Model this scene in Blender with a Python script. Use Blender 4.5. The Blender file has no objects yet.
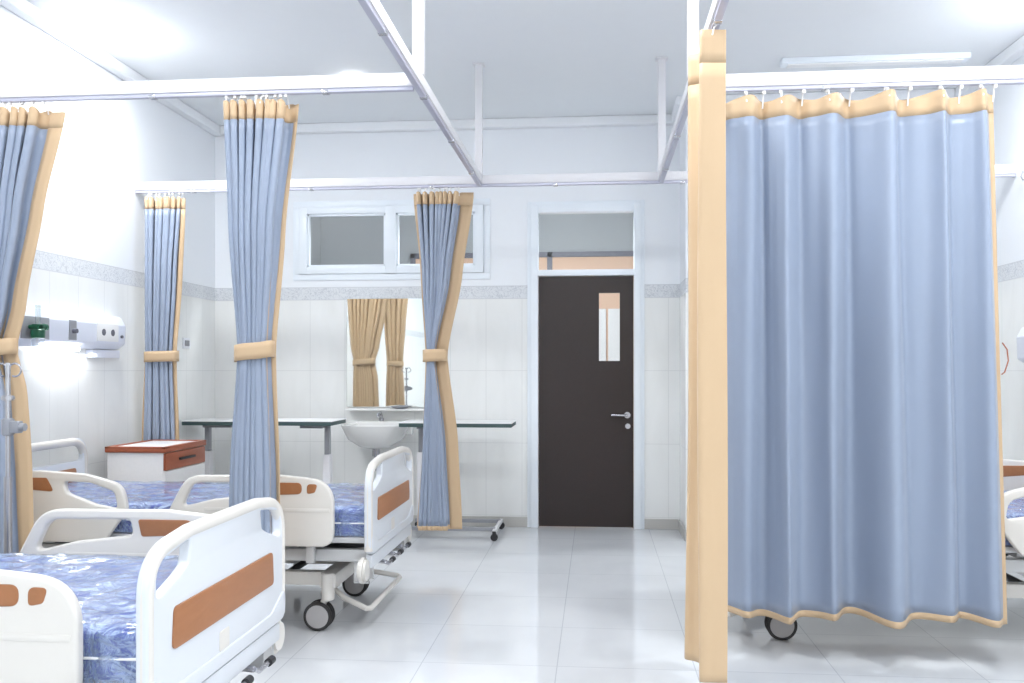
import bpy, bmesh, math, random
from mathutils import Vector, Matrix, noise
random.seed(7)
C = bpy.context.scene.collection
PI = math.pi

# ------------------------------------------------------------------ camera
YAW = math.radians(5.33)
F = 900.0
CAMZ = 1.30
cam = bpy.data.cameras.new('camera')
cam.sensor_width = 36.0
cam.lens = 36.0 * F / 1024.0
cam.shift_y = (370.0 - 341.5) / 1024.0
cam.clip_start = 0.05
camo = bpy.data.objects.new('camera', cam)
camo.location = (0, 0, CAMZ)
camo.rotation_euler = (PI / 2, 0, YAW)
C.objects.link(camo)
bpy.context.scene.camera = camo


def WX(px, Y):
    """world X of the point at image column px on the plane of depth Y (plan layout)"""
    t = (px - 512.0) / F
    ca, sa = math.cos(YAW), math.sin(YAW)
    s = Y / (ca + t * sa)
    return s * (-sa + t * ca)


# ------------------------------------------------------------------ materials
def srgb(r, g, b):
    def f(c):
        c /= 255.0
        return c / 12.92 if c <= 0.04045 else ((c + 0.055) / 1.055) ** 2.4
    return (f(r), f(g), f(b), 1.0)


def new_mat(name):
    m = bpy.data.materials.new(name)
    m.use_nodes = True
    nt = m.node_tree
    return m, nt, nt.nodes['Principled BSDF']


def mat(name, col, rough=0.5, metal=0.0, noise_amt=0.04, scale=12.0, bump=0.0, spec=0.5, sheen=0.0, coat=0.0):
    m, nt, b = new_mat(name)
    tc = nt.nodes.new('ShaderNodeTexCoord')
    n = nt.nodes.new('ShaderNodeTexNoise')
    n.inputs['Scale'].default_value = scale
    n.inputs['Detail'].default_value = 4
    nt.links.new(tc.outputs['Object'], n.inputs['Vector'])
    mx = nt.nodes.new('ShaderNodeMix')
    mx.data_type = 'RGBA'
    mx.inputs[6].default_value = tuple(c * (1 - noise_amt) for c in col[:3]) + (1,)
    mx.inputs[7].default_value = tuple(min(1, c * (1 + noise_amt)) for c in col[:3]) + (1,)
    nt.links.new(n.outputs['Fac'], mx.inputs[0])
    nt.links.new(mx.outputs[2], b.inputs['Base Color'])
    b.inputs['Roughness'].default_value = rough
    b.inputs['Metallic'].default_value = metal
    b.inputs['Specular IOR Level'].default_value = spec
    if sheen:
        b.inputs['Sheen Weight'].default_value = sheen
    if coat:
        b.inputs['Coat Weight'].default_value = coat
        b.inputs['Coat Roughness'].default_value = 0.08
    if bump:
        bp = nt.nodes.new('ShaderNodeBump')
        bp.inputs['Strength'].default_value = bump
        bp.inputs['Distance'].default_value = 0.01
        nt.links.new(n.outputs['Fac'], bp.inputs['Height'])
        nt.links.new(bp.outputs['Normal'], b.inputs['Normal'])
    return m


def glow(name, col, strength):
    m, nt, b = new_mat(name)
    b.inputs['Base Color'].default_value = col
    b.inputs['Emission Color'].default_value = col
    b.inputs['Emission Strength'].default_value = strength
    return m


def glass(name, tint=(1, 1, 1, 1), mixv=0.12, rough=0.03):
    m, nt, b = new_mat(name)
    out = nt.nodes['Material Output']
    nt.nodes.remove(b)
    tr = nt.nodes.new('ShaderNodeBsdfTransparent')
    tr.inputs['Color'].default_value = tint
    gl = nt.nodes.new('ShaderNodeBsdfGlossy')
    gl.inputs['Roughness'].default_value = rough
    mx = nt.nodes.new('ShaderNodeMixShader')
    mx.inputs[0].default_value = mixv
    nt.links.new(tr.outputs[0], mx.inputs[1])
    nt.links.new(gl.outputs[0], mx.inputs[2])
    nt.links.new(mx.outputs[0], out.inputs[0])
    return m


def wall_material(name, axis):
    """painted wall above, a scrolled border, pale marbled tiles below; axis = 0 or 1: the horizontal world axis along the wall"""
    m, nt, b = new_mat(name)
    N, L = nt.nodes, nt.links

    def math_(op, a, bb=None, c=None):
        n = N.new('ShaderNodeMath')
        n.operation = op
        for i, v in enumerate((a, bb, c)):
            if v is None:
                continue
            if isinstance(v, (int, float)):
                n.inputs[i].default_value = v
            else:
                L.new(v, n.inputs[i])
        return n.outputs[0]

    def mixc(f, a, bb):
        n = N.new('ShaderNodeMix')
        n.data_type = 'RGBA'
        if isinstance(f, (int, float)):
            n.inputs[0].default_value = f
        else:
            L.new(f, n.inputs[0])
        for i, v in ((6, a), (7, bb)):
            if isinstance(v, tuple):
                n.inputs[i].default_value = v
            else:
                L.new(v, n.inputs[i])
        return n.outputs[2]
    geo = N.new('ShaderNodeNewGeometry')
    sep = N.new('ShaderNodeSeparateXYZ')
    L.new(geo.outputs['Position'], sep.inputs[0])
    u, z = sep.outputs[axis], sep.outputs[2]
    # tile joints
    fu = math_('PINGPONG', math_('ADD', u, 30.01), 0.15)
    ju = math_('LESS_THAN', fu, 0.0016)
    fz = math_('PINGPONG', math_('ADD', z, 0.6 - 1.295 + 1.8), 0.3)
    jz = math_('LESS_THAN', fz, 0.0016)
    joint = math_('MAXIMUM', ju, jz)
    nz = N.new('ShaderNodeTexNoise')
    nz.inputs['Scale'].default_value = 2.2
    nz.inputs['Detail'].default_value = 8
    nz.inputs['Distortion'].default_value = 0.8
    mp = N.new('ShaderNodeMapping')
    mp.inputs['Scale'].default_value = (2.2, 2.2, 0.7)
    L.new(geo.outputs['Position'], mp.inputs[0])
    L.new(mp.outputs[0], nz.inputs['Vector'])
    tile = mixc(nz.outputs['Fac'], srgb(230, 231, 229), srgb(246, 247, 246))
    tile = mixc(math_('MULTIPLY', joint, 0.3), tile, srgb(150, 152, 155))
    # border
    sn = N.new('ShaderNodeTexNoise')
    sn.inputs['Scale'].default_value = 16
    sn.inputs['Detail'].default_value = 2
    sn.inputs['Distortion'].default_value = 3.0
    L.new(geo.outputs['Position'], sn.inputs['Vector'])
    scroll = math_('LESS_THAN', math_('ABSOLUTE', math_('SUBTRACT', sn.outputs['Fac'], 0.5)), 0.035)
    bandc = mixc(math_('MULTIPLY', scroll, 0.8), srgb(222, 225, 228), srgb(192, 196, 202))
    edge = math_('LESS_THAN', math_('ABSOLUTE', math_('SUBTRACT', math_('ABSOLUTE', math_('SUBTRACT', z, 1.945)), 0.052)), 0.003)
    bandc = mixc(edge, bandc, srgb(206, 208, 212))
    paint = srgb(238, 241, 245)
    up = math_('GREATER_THAN', z, 2.0)
    inband = math_('GREATER_THAN', z, 1.89)
    col = mixc(inband, tile, bandc)
    col = mixc(up, col, paint)
    L.new(col, b.inputs['Base Color'])
    r = math_('MULTIPLY_ADD', inband, 0.35, 0.22)
    L.new(r, b.inputs['Roughness'])
    b.inputs['Specular IOR Level'].default_value = 0.4
    return m


def floor_material():
    m, nt, b = new_mat('floor_tiles')
    N, L = nt.nodes, nt.links
    geo = N.new('ShaderNodeNewGeometry')
    mp = N.new('ShaderNodeMapping')
    mp.inputs['Location'].default_value = (0.17, 0.25, 0)
    L.new(geo.outputs['Position'], mp.inputs[0])
    br = N.new('ShaderNodeTexBrick')
    br.offset = 0.0
    br.inputs['Scale'].default_value = 1.0
    br.inputs['Brick Width'].default_value = 0.6
    br.inputs['Row Height'].default_value = 0.6
    br.inputs['Mortar Size'].default_value = 0.0022
    br.inputs['Mortar Smooth'].default_value = 0.0
    br.inputs['Color1'].default_value = srgb(214, 216, 219)
    br.inputs['Color2'].default_value = srgb(218, 220, 223)
    br.inputs['Mortar'].default_value = srgb(188, 191, 197)
    L.new(mp.outputs[0], br.inputs['Vector'])
    nz = N.new('ShaderNodeTexNoise')
    nz.inputs['Scale'].default_value = 2.0
    nz.inputs['Detail'].default_value = 8
    nz.inputs['Distortion'].default_value = 1.2
    L.new(geo.outputs['Position'], nz.inputs['Vector'])
    mx = N.new('ShaderNodeMix')
    mx.data_type = 'RGBA'
    mx.blend_type = 'MULTIPLY'
    mx.inputs[0].default_value = 0.35
    rmp = N.new('ShaderNodeValToRGB')
    rmp.color_ramp.elements[0].position = 0.3
    rmp.color_ramp.elements[0].color = (0.84, 0.84, 0.86, 1)
    rmp.color_ramp.elements[1].position = 0.7
    L.new(nz.outputs['Fac'], rmp.inputs[0])
    L.new(br.outputs['Color'], mx.inputs[6])
    L.new(rmp.outputs[0], mx.inputs[7])
    L.new(mx.outputs[2], b.inputs['Base Color'])
    b.inputs['Roughness'].default_value = 0.09
    b.inputs['Specular IOR Level'].default_value = 0.5
    return m


def wood(name, c1, c2, rough=0.4):
    m, nt, b = new_mat(name)
    N, L = nt.nodes, nt.links
    tc = N.new('ShaderNodeTexCoord')
    mp = N.new('ShaderNodeMapping')
    mp.inputs['Scale'].default_value = (14, 3, 14)
    nz = N.new('ShaderNodeTexNoise')
    nz.inputs['Scale'].default_value = 2.5
    nz.inputs['Detail'].default_value = 6
    nz.inputs['Distortion'].default_value = 1.0
    L.new(tc.outputs['Object'], mp.inputs[0])
    L.new(mp.outputs[0], nz.inputs['Vector'])
    mx = N.new('ShaderNodeMix')
    mx.data_type = 'RGBA'
    mx.inputs[6].default_value = c1
    mx.inputs[7].default_value = c2
    L.new(nz.outputs['Fac'], mx.inputs[0])
    L.new(mx.outputs[2], b.inputs['Base Color'])
    b.inputs['Roughness'].default_value = rough
    return m


def fabric(name, col, sheen=0.4, rough=0.55):
    m, nt, b = new_mat(name)
    N, L = nt.nodes, nt.links
    tc = N.new('ShaderNodeTexCoord')
    wv = N.new('ShaderNodeTexNoise')
    mp = N.new('ShaderNodeMapping')
    mp.inputs['Scale'].default_value = (300, 300, 60)
    L.new(tc.outputs['Object'], mp.inputs[0])
    L.new(mp.outputs[0], wv.inputs['Vector'])
    mx = N.new('ShaderNodeMix')
    mx.data_type = 'RGBA'
    mx.inputs[6].default_value = tuple(c * 0.96 for c in col[:3]) + (1,)
    mx.inputs[7].default_value = tuple(min(1, c * 1.04) for c in col[:3]) + (1,)
    L.new(wv.outputs['Fac'], mx.inputs[0])
    L.new(mx.outputs[2], b.inputs['Base Color'])
    b.inputs['Roughness'].default_value = rough
    b.inputs['Sheen Weight'].default_value = sheen
    b.inputs['Sheen Roughness'].default_value = 0.4
    return m


M = {}
M['wall_x'] = wall_material('tiled_wall_x', 0)
M['wall_y'] = wall_material('tiled_wall_y', 1)
M['floor'] = floor_material()
M['ceiling'] = mat('ceiling_paint', srgb(230, 233, 236), 0.8, noise_amt=0.01)
M['cornice'] = mat('cornice_paint', srgb(238, 240, 243), 0.6, noise_amt=0.01)
M['skirt'] = mat('baseboard_tile', srgb(190, 188, 184), 0.3, noise_amt=0.06, scale=5)
M['frame_white'] = mat('window_frame_white', srgb(236, 242, 248), 0.35, noise_amt=0.01)
M['door'] = wood('dark_door', srgb(30, 19, 17), srgb(42, 27, 23), 0.38)
M['corr'] = mat('corridor_paint', srgb(176, 182, 186), 0.7, noise_amt=0.03, scale=1.5)
M['peach'] = mat('corridor_peach', srgb(233, 196, 168), 0.7, noise_amt=0.03)
M['dark_line'] = mat('dark_trim', srgb(110, 112, 125), 0.5)
M['glass'] = glass('pane_glass', (0.96, 0.97, 0.97, 1), 0.04, 0.35)
M['rail'] = mat('rail_white', srgb(222, 221, 224), 0.35, noise_amt=0.01)
M['track'] = mat('rail_track', srgb(190, 190, 205), 0.35, metal=0.3, noise_amt=0.02)
M['blue'] = fabric('curtain_blue', srgb(144, 155, 174), 0.15, 0.36)
M['beige'] = fabric('curtain_beige', srgb(199, 171, 137), 0.1, 0.6)
M['abs'] = mat('bed_plastic', srgb(216, 212, 206), 0.3, noise_amt=0.015, coat=0.2)
M['abs2'] = mat('bed_plastic_cool', srgb(210, 214, 220), 0.3, noise_amt=0.015, coat=0.2)
M['insert'] = wood('bed_insert', srgb(150, 98, 62), srgb(166, 112, 74), 0.4)
M['metal'] = mat('bed_metal', srgb(196, 196, 196), 0.4, metal=0.25, noise_amt=0.03)
M['steel'] = mat('brushed_steel', srgb(190, 190, 195), 0.25, metal=0.9, noise_amt=0.03)
M['dark'] = mat('dark_plastic', srgb(45, 45, 48), 0.5, noise_amt=0.08)
M['tyre'] = mat('rubber', srgb(50, 48, 48), 0.6, noise_amt=0.05)
M['wheel'] = mat('wheel_grey', srgb(175, 172, 172), 0.4, noise_amt=0.03)
M['mattress'] = mat('mattress_blue', srgb(28, 62, 170), 0.5, noise_amt=0.1, scale=8, bump=0.2)
M['cab_white'] = mat('cabinet_white', srgb(226, 224, 222), 0.4, noise_amt=0.04, scale=60)
M['cab_wood'] = wood('cabinet_wood', srgb(140, 72, 46), srgb(168, 92, 60), 0.35)
M['white'] = mat('plain_white', srgb(240, 240, 240), 0.3, noise_amt=0.01)
M['ceramic'] = mat('ceramic', srgb(238, 238, 236), 0.1, noise_amt=0.01, coat=0.5)
M['green'] = mat('flowmeter_green', srgb(20, 92, 66), 0.3, noise_amt=0.05)
M['grey'] = mat('grey_plastic', srgb(150, 152, 158), 0.45, noise_amt=0.03)
M['slot'] = mat('socket_slot', srgb(100, 100, 112), 0.5)
M['teal_edge'] = mat('table_edge', srgb(62, 84, 84), 0.5)
M['switchp'] = mat('switch_plate', srgb(228, 230, 236), 0.3)
M['panel'] = mat('panel_white', srgb(226, 230, 242), 0.35, noise_amt=0.01)
m, nt, b = new_mat('mirror_silver')
b.inputs['Base Color'].default_value = (0.86, 0.88, 0.86, 1)
b.inputs['Metallic'].default_value = 1
b.inputs['Roughness'].default_value = 0.02
M['mirror'] = m
M['lamp'] = glow('lamp_diffuser', (0.95, 0.98, 1, 1), 38)
M['fill_soft'] = glow('fill_panel_glow', (0.96, 0.98, 1, 1), 9)  # glow of the added, unseen panels over the near ward
M['spot'] = glow('spot_diffuser', (1, 1, 1, 1), 7)


def plastic_film():
    m, nt, b = new_mat('plastic_film')
    N, L = nt.nodes, nt.links
    out = N['Material Output']
    b.inputs['Base Color'].default_value = srgb(192, 214, 252)
    b.inputs['Roughness'].default_value = 0.16
    b.inputs['Specular IOR Level'].default_value = 1.0
    b.inputs['Coat Weight'].default_value = 1.0
    b.inputs['Coat Roughness'].default_value = 0.1
    b.inputs['Coat IOR'].default_value = 1.8
    tr = N.new('ShaderNodeBsdfTransparent')
    mx = N.new('ShaderNodeMixShader')
    tc = N.new('ShaderNodeTexCoord')
    n1 = N.new('ShaderNodeTexNoise')
    n1.inputs['Scale'].default_value = 14
    n1.inputs['Detail'].default_value = 5
    n1.inputs['Distortion'].default_value = 2.5
    L.new(tc.outputs['Object'], n1.inputs['Vector'])
    wv = N.new('ShaderNodeTexWave')
    wv.wave_type = 'RINGS'
    wv.inputs['Scale'].default_value = 4.5
    wv.inputs['Distortion'].default_value = 9
    wv.inputs['Detail'].default_value = 3
    L.new(tc.outputs['Object'], wv.inputs['Vector'])
    ad = N.new('ShaderNodeMath')
    ad.operation = 'ADD'
    L.new(n1.outputs['Fac'], ad.inputs[0])
    ml = N.new('ShaderNodeMath')
    ml.operation = 'MULTIPLY'
    ml.inputs[1].default_value = 0.3
    L.new(wv.outputs['Fac'], ml.inputs[0])
    L.new(ml.outputs[0], ad.inputs[1])
    n2 = N.new('ShaderNodeTexNoise')
    n2.inputs['Scale'].default_value = 7
    n2.inputs['Detail'].default_value = 3
    n2.inputs['Distortion'].default_value = 1.2
    L.new(tc.outputs['Object'], n2.inputs['Vector'])
    sb = N.new('ShaderNodeMath')
    sb.operation = 'SUBTRACT'
    sb.inputs[1].default_value = 0.5
    L.new(n2.outputs['Fac'], sb.inputs[0])
    ab = N.new('ShaderNodeMath')
    ab.operation = 'ABSOLUTE'
    L.new(sb.outputs[0], ab.inputs[0])
    rg = N.new('ShaderNodeMath')
    rg.operation = 'MULTIPLY_ADD'
    rg.inputs[1].default_value = -4.0
    L.new(ab.outputs[0], rg.inputs[0])
    L.new(ad.outputs[0], rg.inputs[2])
    ad = rg
    bp = N.new('ShaderNodeBump')
    bp.inputs['Strength'].default_value = 1.0
    bp.inputs['Distance'].default_value = 0.035
    L.new(ad.outputs[0], bp.inputs['Height'])
    L.new(bp.outputs['Normal'], b.inputs['Normal'])
    fr = N.new('ShaderNodeLayerWeight')
    fr.inputs['Blend'].default_value = 0.55
    L.new(bp.outputs['Normal'], fr.inputs['Normal'])
    mr = N.new('ShaderNodeMapRange')
    mr.inputs['To Min'].default_value = 0.14
    mr.inputs['To Max'].default_value = 1.1
    L.new(fr.outputs['Facing'], mr.inputs['Value'])
    L.new(mr.outputs[0], mx.inputs[0])
    L.new(tr.outputs[0], mx.inputs[1])
    L.new(b.outputs[0], mx.inputs[2])
    L.new(mx.outputs[0], out.inputs[0])
    return m


M['film'] = plastic_film()

# ------------------------------------------------------------------ mesh helpers


def tag(o, label, cat=None, group=None):
    o['label'] = label
    if cat:
        o['category'] = cat
    if group:
        o['group'] = group
    return o


def thing(name, label, cat, loc=(0, 0, 0), rz=0, group=None):
    o = bpy.data.objects.new(name, None)
    o.empty_display_size = 0.1
    C.objects.link(o)
    o.location = loc
    o.rotation_euler = (0, 0, rz)
    return tag(o, label, cat, group)


def link(name, me, m, parent=None, smooth=True, angle=40):
    o = bpy.data.objects.new(name, me)
    C.objects.link(o)
    if m is not None:
        me.materials.clear()
        for k in (m if isinstance(m, (list, tuple)) else [m]):
            me.materials.append(k)
    if smooth:
        for p in me.polygons:
            p.use_smooth = True
        try:
            me.set_sharp_from_angle(angle=math.radians(angle))
        except Exception:
            pass
    if parent is not None:
        o.parent = parent
    return o


def obj(name, bm, m, parent=None, smooth=True, angle=40):
    bmesh.ops.recalc_face_normals(bm, faces=bm.faces)
    me = bpy.data.meshes.new(name)
    bm.to_mesh(me)
    bm.free()
    return link(name, me, m, parent, smooth, angle)


def struct(name, bm, m):
    o = obj(name, bm, m, None, False)
    o['kind'] = 'structure'
    return o


def box(bm, x0, x1, y0, y1, z0, z1, bevel=0.0, seg=2):
    t = bmesh.new()
    bmesh.ops.create_cube(t, size=1)
    for v in t.verts:
        v.co = Vector(((x0 + x1) / 2 + v.co.x * (x1 - x0), (y0 + y1) / 2 + v.co.y * (y1 - y0), (z0 + z1) / 2 + v.co.z * (z1 - z0)))
    if bevel:
        bmesh.ops.bevel(t, geom=list(t.edges), offset=bevel, segments=seg, affect='EDGES', profile=0.6)
    merge(bm, t)
    return bm


def merge(bm, t):
    me = bpy.data.meshes.new('tmp')
    t.to_mesh(me)
    t.free()
    bm.from_mesh(me)
    bpy.data.meshes.remove(me)


def cyl(bm, p0, p1, r0, r1=None, seg=20, caps=True, bevel=0.0):
    p0, p1 = Vector(p0), Vector(p1)
    r1 = r0 if r1 is None else r1
    d = p1 - p0
    t = bmesh.new()
    bmesh.ops.create_cone(t, cap_ends=caps, segments=seg, radius1=r0, radius2=r1, depth=d.length)
    if bevel:
        es = [e for e in t.edges if abs(e.verts[0].co.z - e.verts[1].co.z) < 1e-6]
        bmesh.ops.bevel(t, geom=es, offset=bevel, segments=2, affect='EDGES')
    q = Vector((0, 0, 1)).rotation_difference(d.normalized())
    mt = Matrix.Translation((p0 + p1) / 2) @ q.to_matrix().to_4x4()
    bmesh.ops.transform(t, matrix=mt, verts=t.verts)
    merge(bm, t)
    return bm


def tube(bm, pts, r, seg=10, closed=False):
    pts = [Vector(p) for p in pts]
    n = len(pts)
    rings = []
    up = None
    for i, p in enumerate(pts):
        a = pts[i - 1] if (i > 0 or closed) else p
        c = pts[(i + 1) % n] if (i < n - 1 or closed) else p
        d = (c - a).normalized()
        if up is None:
            up = Vector((0, 0, 1)) if abs(d.z) < 0.9 else Vector((1, 0, 0))
        side = d.cross(up).normalized()
        up = side.cross(d).normalized()
        rr = r[i] if isinstance(r, (list, tuple)) else r
        rings.append([bm.verts.new(p + (side * math.cos(2 * PI * k / seg) + up * math.sin(2 * PI * k / seg)) * rr) for k in range(seg)])
    for i in range(n if closed else n - 1):
        A, B = rings[i], rings[(i + 1) % n]
        for k in range(seg):
            bm.faces.new((A[k], A[(k + 1) % seg], B[(k + 1) % seg], B[k]))
    if not closed:
        bm.faces.new(rings[0])
        bm.faces.new(list(reversed(rings[-1])))
    return bm


def lathe(bm, prof, center=(0, 0, 0), seg=24, sx=1.0, sy=1.0):
    cx, cy, cz = center
    rings = []
    for r, z in prof:
        rings.append([bm.verts.new((cx + sx * r * math.cos(2 * PI * k / seg), cy + sy * r * math.sin(2 * PI * k / seg), cz + z)) for k in range(seg)])
    for A, B in zip(rings, rings[1:]):
        for k in range(seg):
            bm.faces.new((A[k], A[(k + 1) % seg], B[(k + 1) % seg], B[k]))
    bm.faces.new(rings[0])
    bm.faces.new(list(reversed(rings[-1])))
    return bm


def rounded(pts, r, seg=6):
    """pts list of (a, b) or (a, b, radius) -> polygon with rounded corners"""
    out = []
    n = len(pts)
    for i in range(n):
        p = Vector(pts[i][:2])
        rr = pts[i][2] if len(pts[i]) > 2 else r
        a = Vector(pts[i - 1][:2])
        c = Vector(pts[(i + 1) % n][:2])
        if rr <= 0:
            out.append(tuple(p))
            continue
        da, dc = (a - p), (c - p)
        ang = da.angle(dc)
        cut = min(rr / math.tan(ang / 2), da.length * 0.48, dc.length * 0.48)
        s, e = p + da.normalized() * cut, p + dc.normalized() * cut
        for k in range(seg + 1):
            t = k / seg
            out.append(tuple((1 - t) ** 2 * s + 2 * t * (1 - t) * p + t * t * e))
    return out


def plate(polys, half, bevel, plane, c):
    """filled outline with holes, extruded to 2*half thick with rounded edges; plane 'YZ' or 'XZ' at coordinate c"""
    cu = bpy.data.curves.new('tmp', 'CURVE')
    cu.dimensions = '2D'
    cu.fill_mode = 'BOTH'
    cu.extrude = max(half - bevel, 0.0005)
    cu.bevel_depth = bevel
    cu.bevel_resolution = 2
    cu.offset = -bevel
    for poly in polys:
        sp = cu.splines.new('POLY')
        sp.points.add(len(poly) - 1)
        for q, (a, b2) in zip(sp.points, poly):
            q.co = (a, b2, 0, 1)
        sp.use_cyclic_u = True
    o = bpy.data.objects.new('tmp', cu)
    C.objects.link(o)
    dg = bpy.context.evaluated_depsgraph_get()
    me = bpy.data.meshes.new_from_object(o.evaluated_get(dg))
    bpy.data.objects.remove(o)
    bpy.data.curves.remove(cu)
    for v in me.vertices:
        a, b2, h = v.co
        v.co = (c + h, a, b2) if plane == 'YZ' else (a, c + h, b2)
    bm = bmesh.new()
    bm.from_mesh(me)
    bpy.data.meshes.remove(me)
    bmesh.ops.remove_doubles(bm, verts=bm.verts, dist=1e-5)
    return bm


def copy_tree(o, parent=None):
    c = o.copy()
    C.objects.link(c)
    if parent is not None:
        c.parent = parent
    for ch in list(o.children):
        copy_tree(ch, c)
    return c


# ------------------------------------------------------------------ the setting
XL, XR = -3.245, 2.70
YB, YN, YR = 7.43, 6.95, -2.6     # back wall, nearer back wall on the right, rear wall behind the camera
XN = 0.68
H = 3.37
YC = 10.4                          # far corridor wall
T = 0.12

bm = bmesh.new()
box(bm, XL - T, XR + T, YR - T, YC + T, -0.1, 0)
struct('floor', bm, M['floor'])
bm = bmesh.new()
box(bm, XL - T, XR + T, YR - T, YC + T, H, H + 0.1)
struct('ceiling', bm, M['ceiling'])
bm = bmesh.new()
box(bm, XL - T, XL, YR - T, YB + T, 0, H)
struct('wall_left', bm, M['wall_y'])
bm = bmesh.new()
box(bm, XR, XR + T, YR - T, YB + T, 0, H)
struct('wall_right', bm, M['wall_y'])
bm = bmesh.new()
box(bm, XL, XR, YR - T, YR, 0, H)
struct('wall_rear', bm, M['wall_x'])
# openings in the back wall
wx0, wx1, wz0, wz1 = -2.50, -0.93, 2.11, 2.67
dx0, dx1, dz1 = -0.535, 0.365, 2.66
bm = bmesh.new()
box(bm, XL, wx0, YB, YB + T, 0, H)
box(bm, wx0, wx1, YB, YB + T, 0, wz0)
box(bm, wx0, wx1, YB, YB + T, wz1, H)
box(bm, wx1, dx0, YB, YB + T, 0, H)
box(bm, dx0, dx1, YB, YB + T, dz1, H)
box(bm, dx1, XN + T, YB, YB + T, 0, H)
struct('wall_back', bm, M['wall_x'])
bm = bmesh.new()
box(bm, XN, XR, YN, YN + T, 0, H)
struct('wall_alcove', bm, M['wall_x'])
bm = bmesh.new()
box(bm, XN, XN + T, YN + T, YB, 0, H)
struct('wall_return', bm, M['wall_y'])
# cornices
cz = H - 0.075


def cornice(name, x0, x1, y0, y1):
    bm = bmesh.new()
    box(bm, x0, x1, y0, y1, cz, H, 0.012)
    struct(name, bm, M['cornice'])


cornice('trim_1', XL, XL + 0.075, YR, YB)
cornice('trim_2', XL + 0.075, XN, YB - 0.075, YB)
cornice('trim_3', XR - 0.075, XR, YR, YN)
cornice('trim_4', XN, XR - 0.075, YN - 0.075, YN)
cornice('trim_5', XN - 0.075, XN, YN - 0.075, YB - 0.075)


def skirt(name, x0, x1, y0, y1):
    bm = bmesh.new()
    box(bm, x0, x1, y0, y1, 0, 0.085, 0.004)
    struct(name, bm, M['skirt'])


skirt('baseboard_left', XL, XL + 0.012, YR, YB)
skirt('baseboard_back', XL + 0.012, dx0 - 0.01, YB - 0.012, YB)
skirt('baseboard_door_side', dx1 + 0.01, XN - 0.012, YB - 0.012, YB)
skirt('baseboard_return', XN - 0.012, XN, YN - 0.012, YB - 0.012)
skirt('baseboard_alcove', XN, XR - 0.012, YN - 0.012, YN)
skirt('baseboard_right', XR - 0.012, XR, YR, YN)

# window above the tables
wn = bpy.data.objects.new('window_1', None)
C.objects.link(wn)
wn['kind'] = 'structure'
wn.location = ((wx0 + wx1) / 2, YB, wz0)


def child(name, bm, m, par, smooth=True):
    """mesh given in world coordinates, parented to par (whose matrix is location + z rotation)"""
    mt = Matrix.Translation(par.location) @ Matrix.Rotation(par.rotation_euler.z, 4, 'Z')
    bmesh.ops.transform(bm, matrix=mt.inverted(), verts=bm.verts)
    return obj(name, bm, m, par, smooth)


bm = bmesh.new()
pz0, pz1 = 2.17, 2.615
for a, b2 in ((wx0, -2.43), (-1.757, -1.665), (-1.0, wx1)):
    box(bm, a, b2, YB - 0.03, YB + 0.06, wz0, wz1, 0.004)
box(bm, wx0, wx1, YB - 0.028, YB + 0.058, wz0, pz0, 0.004)
box(bm, wx0, wx1, YB - 0.028, YB + 0.058, pz1, wz1, 0.004)
child('window_frame', bm, M['frame_white'], wn)
bm = bmesh.new()
e = 0.055
box(bm, wx0 - e, wx1 + e, YB - 0.012, YB, wz1 + 0.0, wz1 + e, 0.004)
box(bm, wx0 - e, wx1 + e, YB - 0.012, YB, wz0 - e, wz0, 0.004)
box(bm, wx0 - e, wx0, YB - 0.012, YB, wz0, wz1, 0.004)
box(bm, wx1, wx1 + e, YB - 0.012, YB, wz0, wz1, 0.004)
child('window_casing', bm, M['frame_white'], wn)
for a, b2 in ((-2.43, -1.757), (-1.665, -1.0)):
    bm = bmesh.new()
    for q in (0, 1):
        pass
    box(bm, a, b2, YB + 0.01, YB + 0.016, pz0, pz1)
    child('pane', bm, M['glass'], wn)
    bm = bmesh.new()
    s = 0.018
    box(bm, a, a + s, YB - 0.012, YB + 0.03, pz0, pz1, 0.003)
    box(bm, b2 - s, b2, YB - 0.012, YB + 0.03, pz0, pz1, 0.003)
    box(bm, a, b2, YB - 0.012, YB + 0.03, pz0, pz0 + s, 0.003)
    box(bm, a, b2, YB - 0.012, YB + 0.03, pz1 - s, pz1, 0.003)
    child('window_sash', bm, M['frame_white'], wn)

# door with transom
dn = bpy.data.objects.new('door_1', None)
C.objects.link(dn)
dn['kind'] = 'structure'
dn.location = ((dx0 + dx1) / 2, YB, 0)
lx0, lx1, lz1 = -0.475, 0.31, 2.075
bm = bmesh.new()
box(bm, dx0, lx0, YB - 0.03, YB + 0.09, 0, dz1, 0.004)
box(bm, lx1, dx1, YB - 0.03, YB + 0.09, 0, dz1, 0.004)
box(bm, lx0, lx1, YB - 0.028, YB + 0.088, lz1, 2.125, 0.004)
box(bm, lx0, lx1, YB - 0.028, YB + 0.088, 2.60, dz1, 0.004)
child('door_frame', bm, M['frame_white'], dn)
bm = bmesh.new()
box(bm, dx0 - 0.03, dx0, YB - 0.014, YB, 0, dz1 + 0.03, 0.004)
box(bm, dx1, dx1 + 0.03, YB - 0.014, YB, 0, dz1 + 0.03, 0.004)
box(bm, dx0, dx1, YB - 0.014, YB, dz1, dz1 + 0.03, 0.004)
child('door_casing', bm, M['frame_white'], dn)
vx0, vx1, vz0, vz1 = 0.025, 0.195, 1.375, 1.935
bm = bmesh.new()
y0, y1 = YB + 0.01, YB + 0.05
box(bm, lx0 + 0.004, vx0, y0, y1, 0.008, lz1 - 0.004)
box(bm, vx1, lx1 - 0.004, y0, y1, 0.008, lz1 - 0.004)
box(bm, vx0, vx1, y0, y1, 0.008, vz0)
box(bm, vx0, vx1, y0, y1, vz1, lz1 - 0.004)
leaf = child('door_leaf', bm, M['door'], dn, False)
bm = bmesh.new()
box(bm, vx0, vx1, y0 + 0.015, y0 + 0.021, vz0, vz1)
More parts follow.
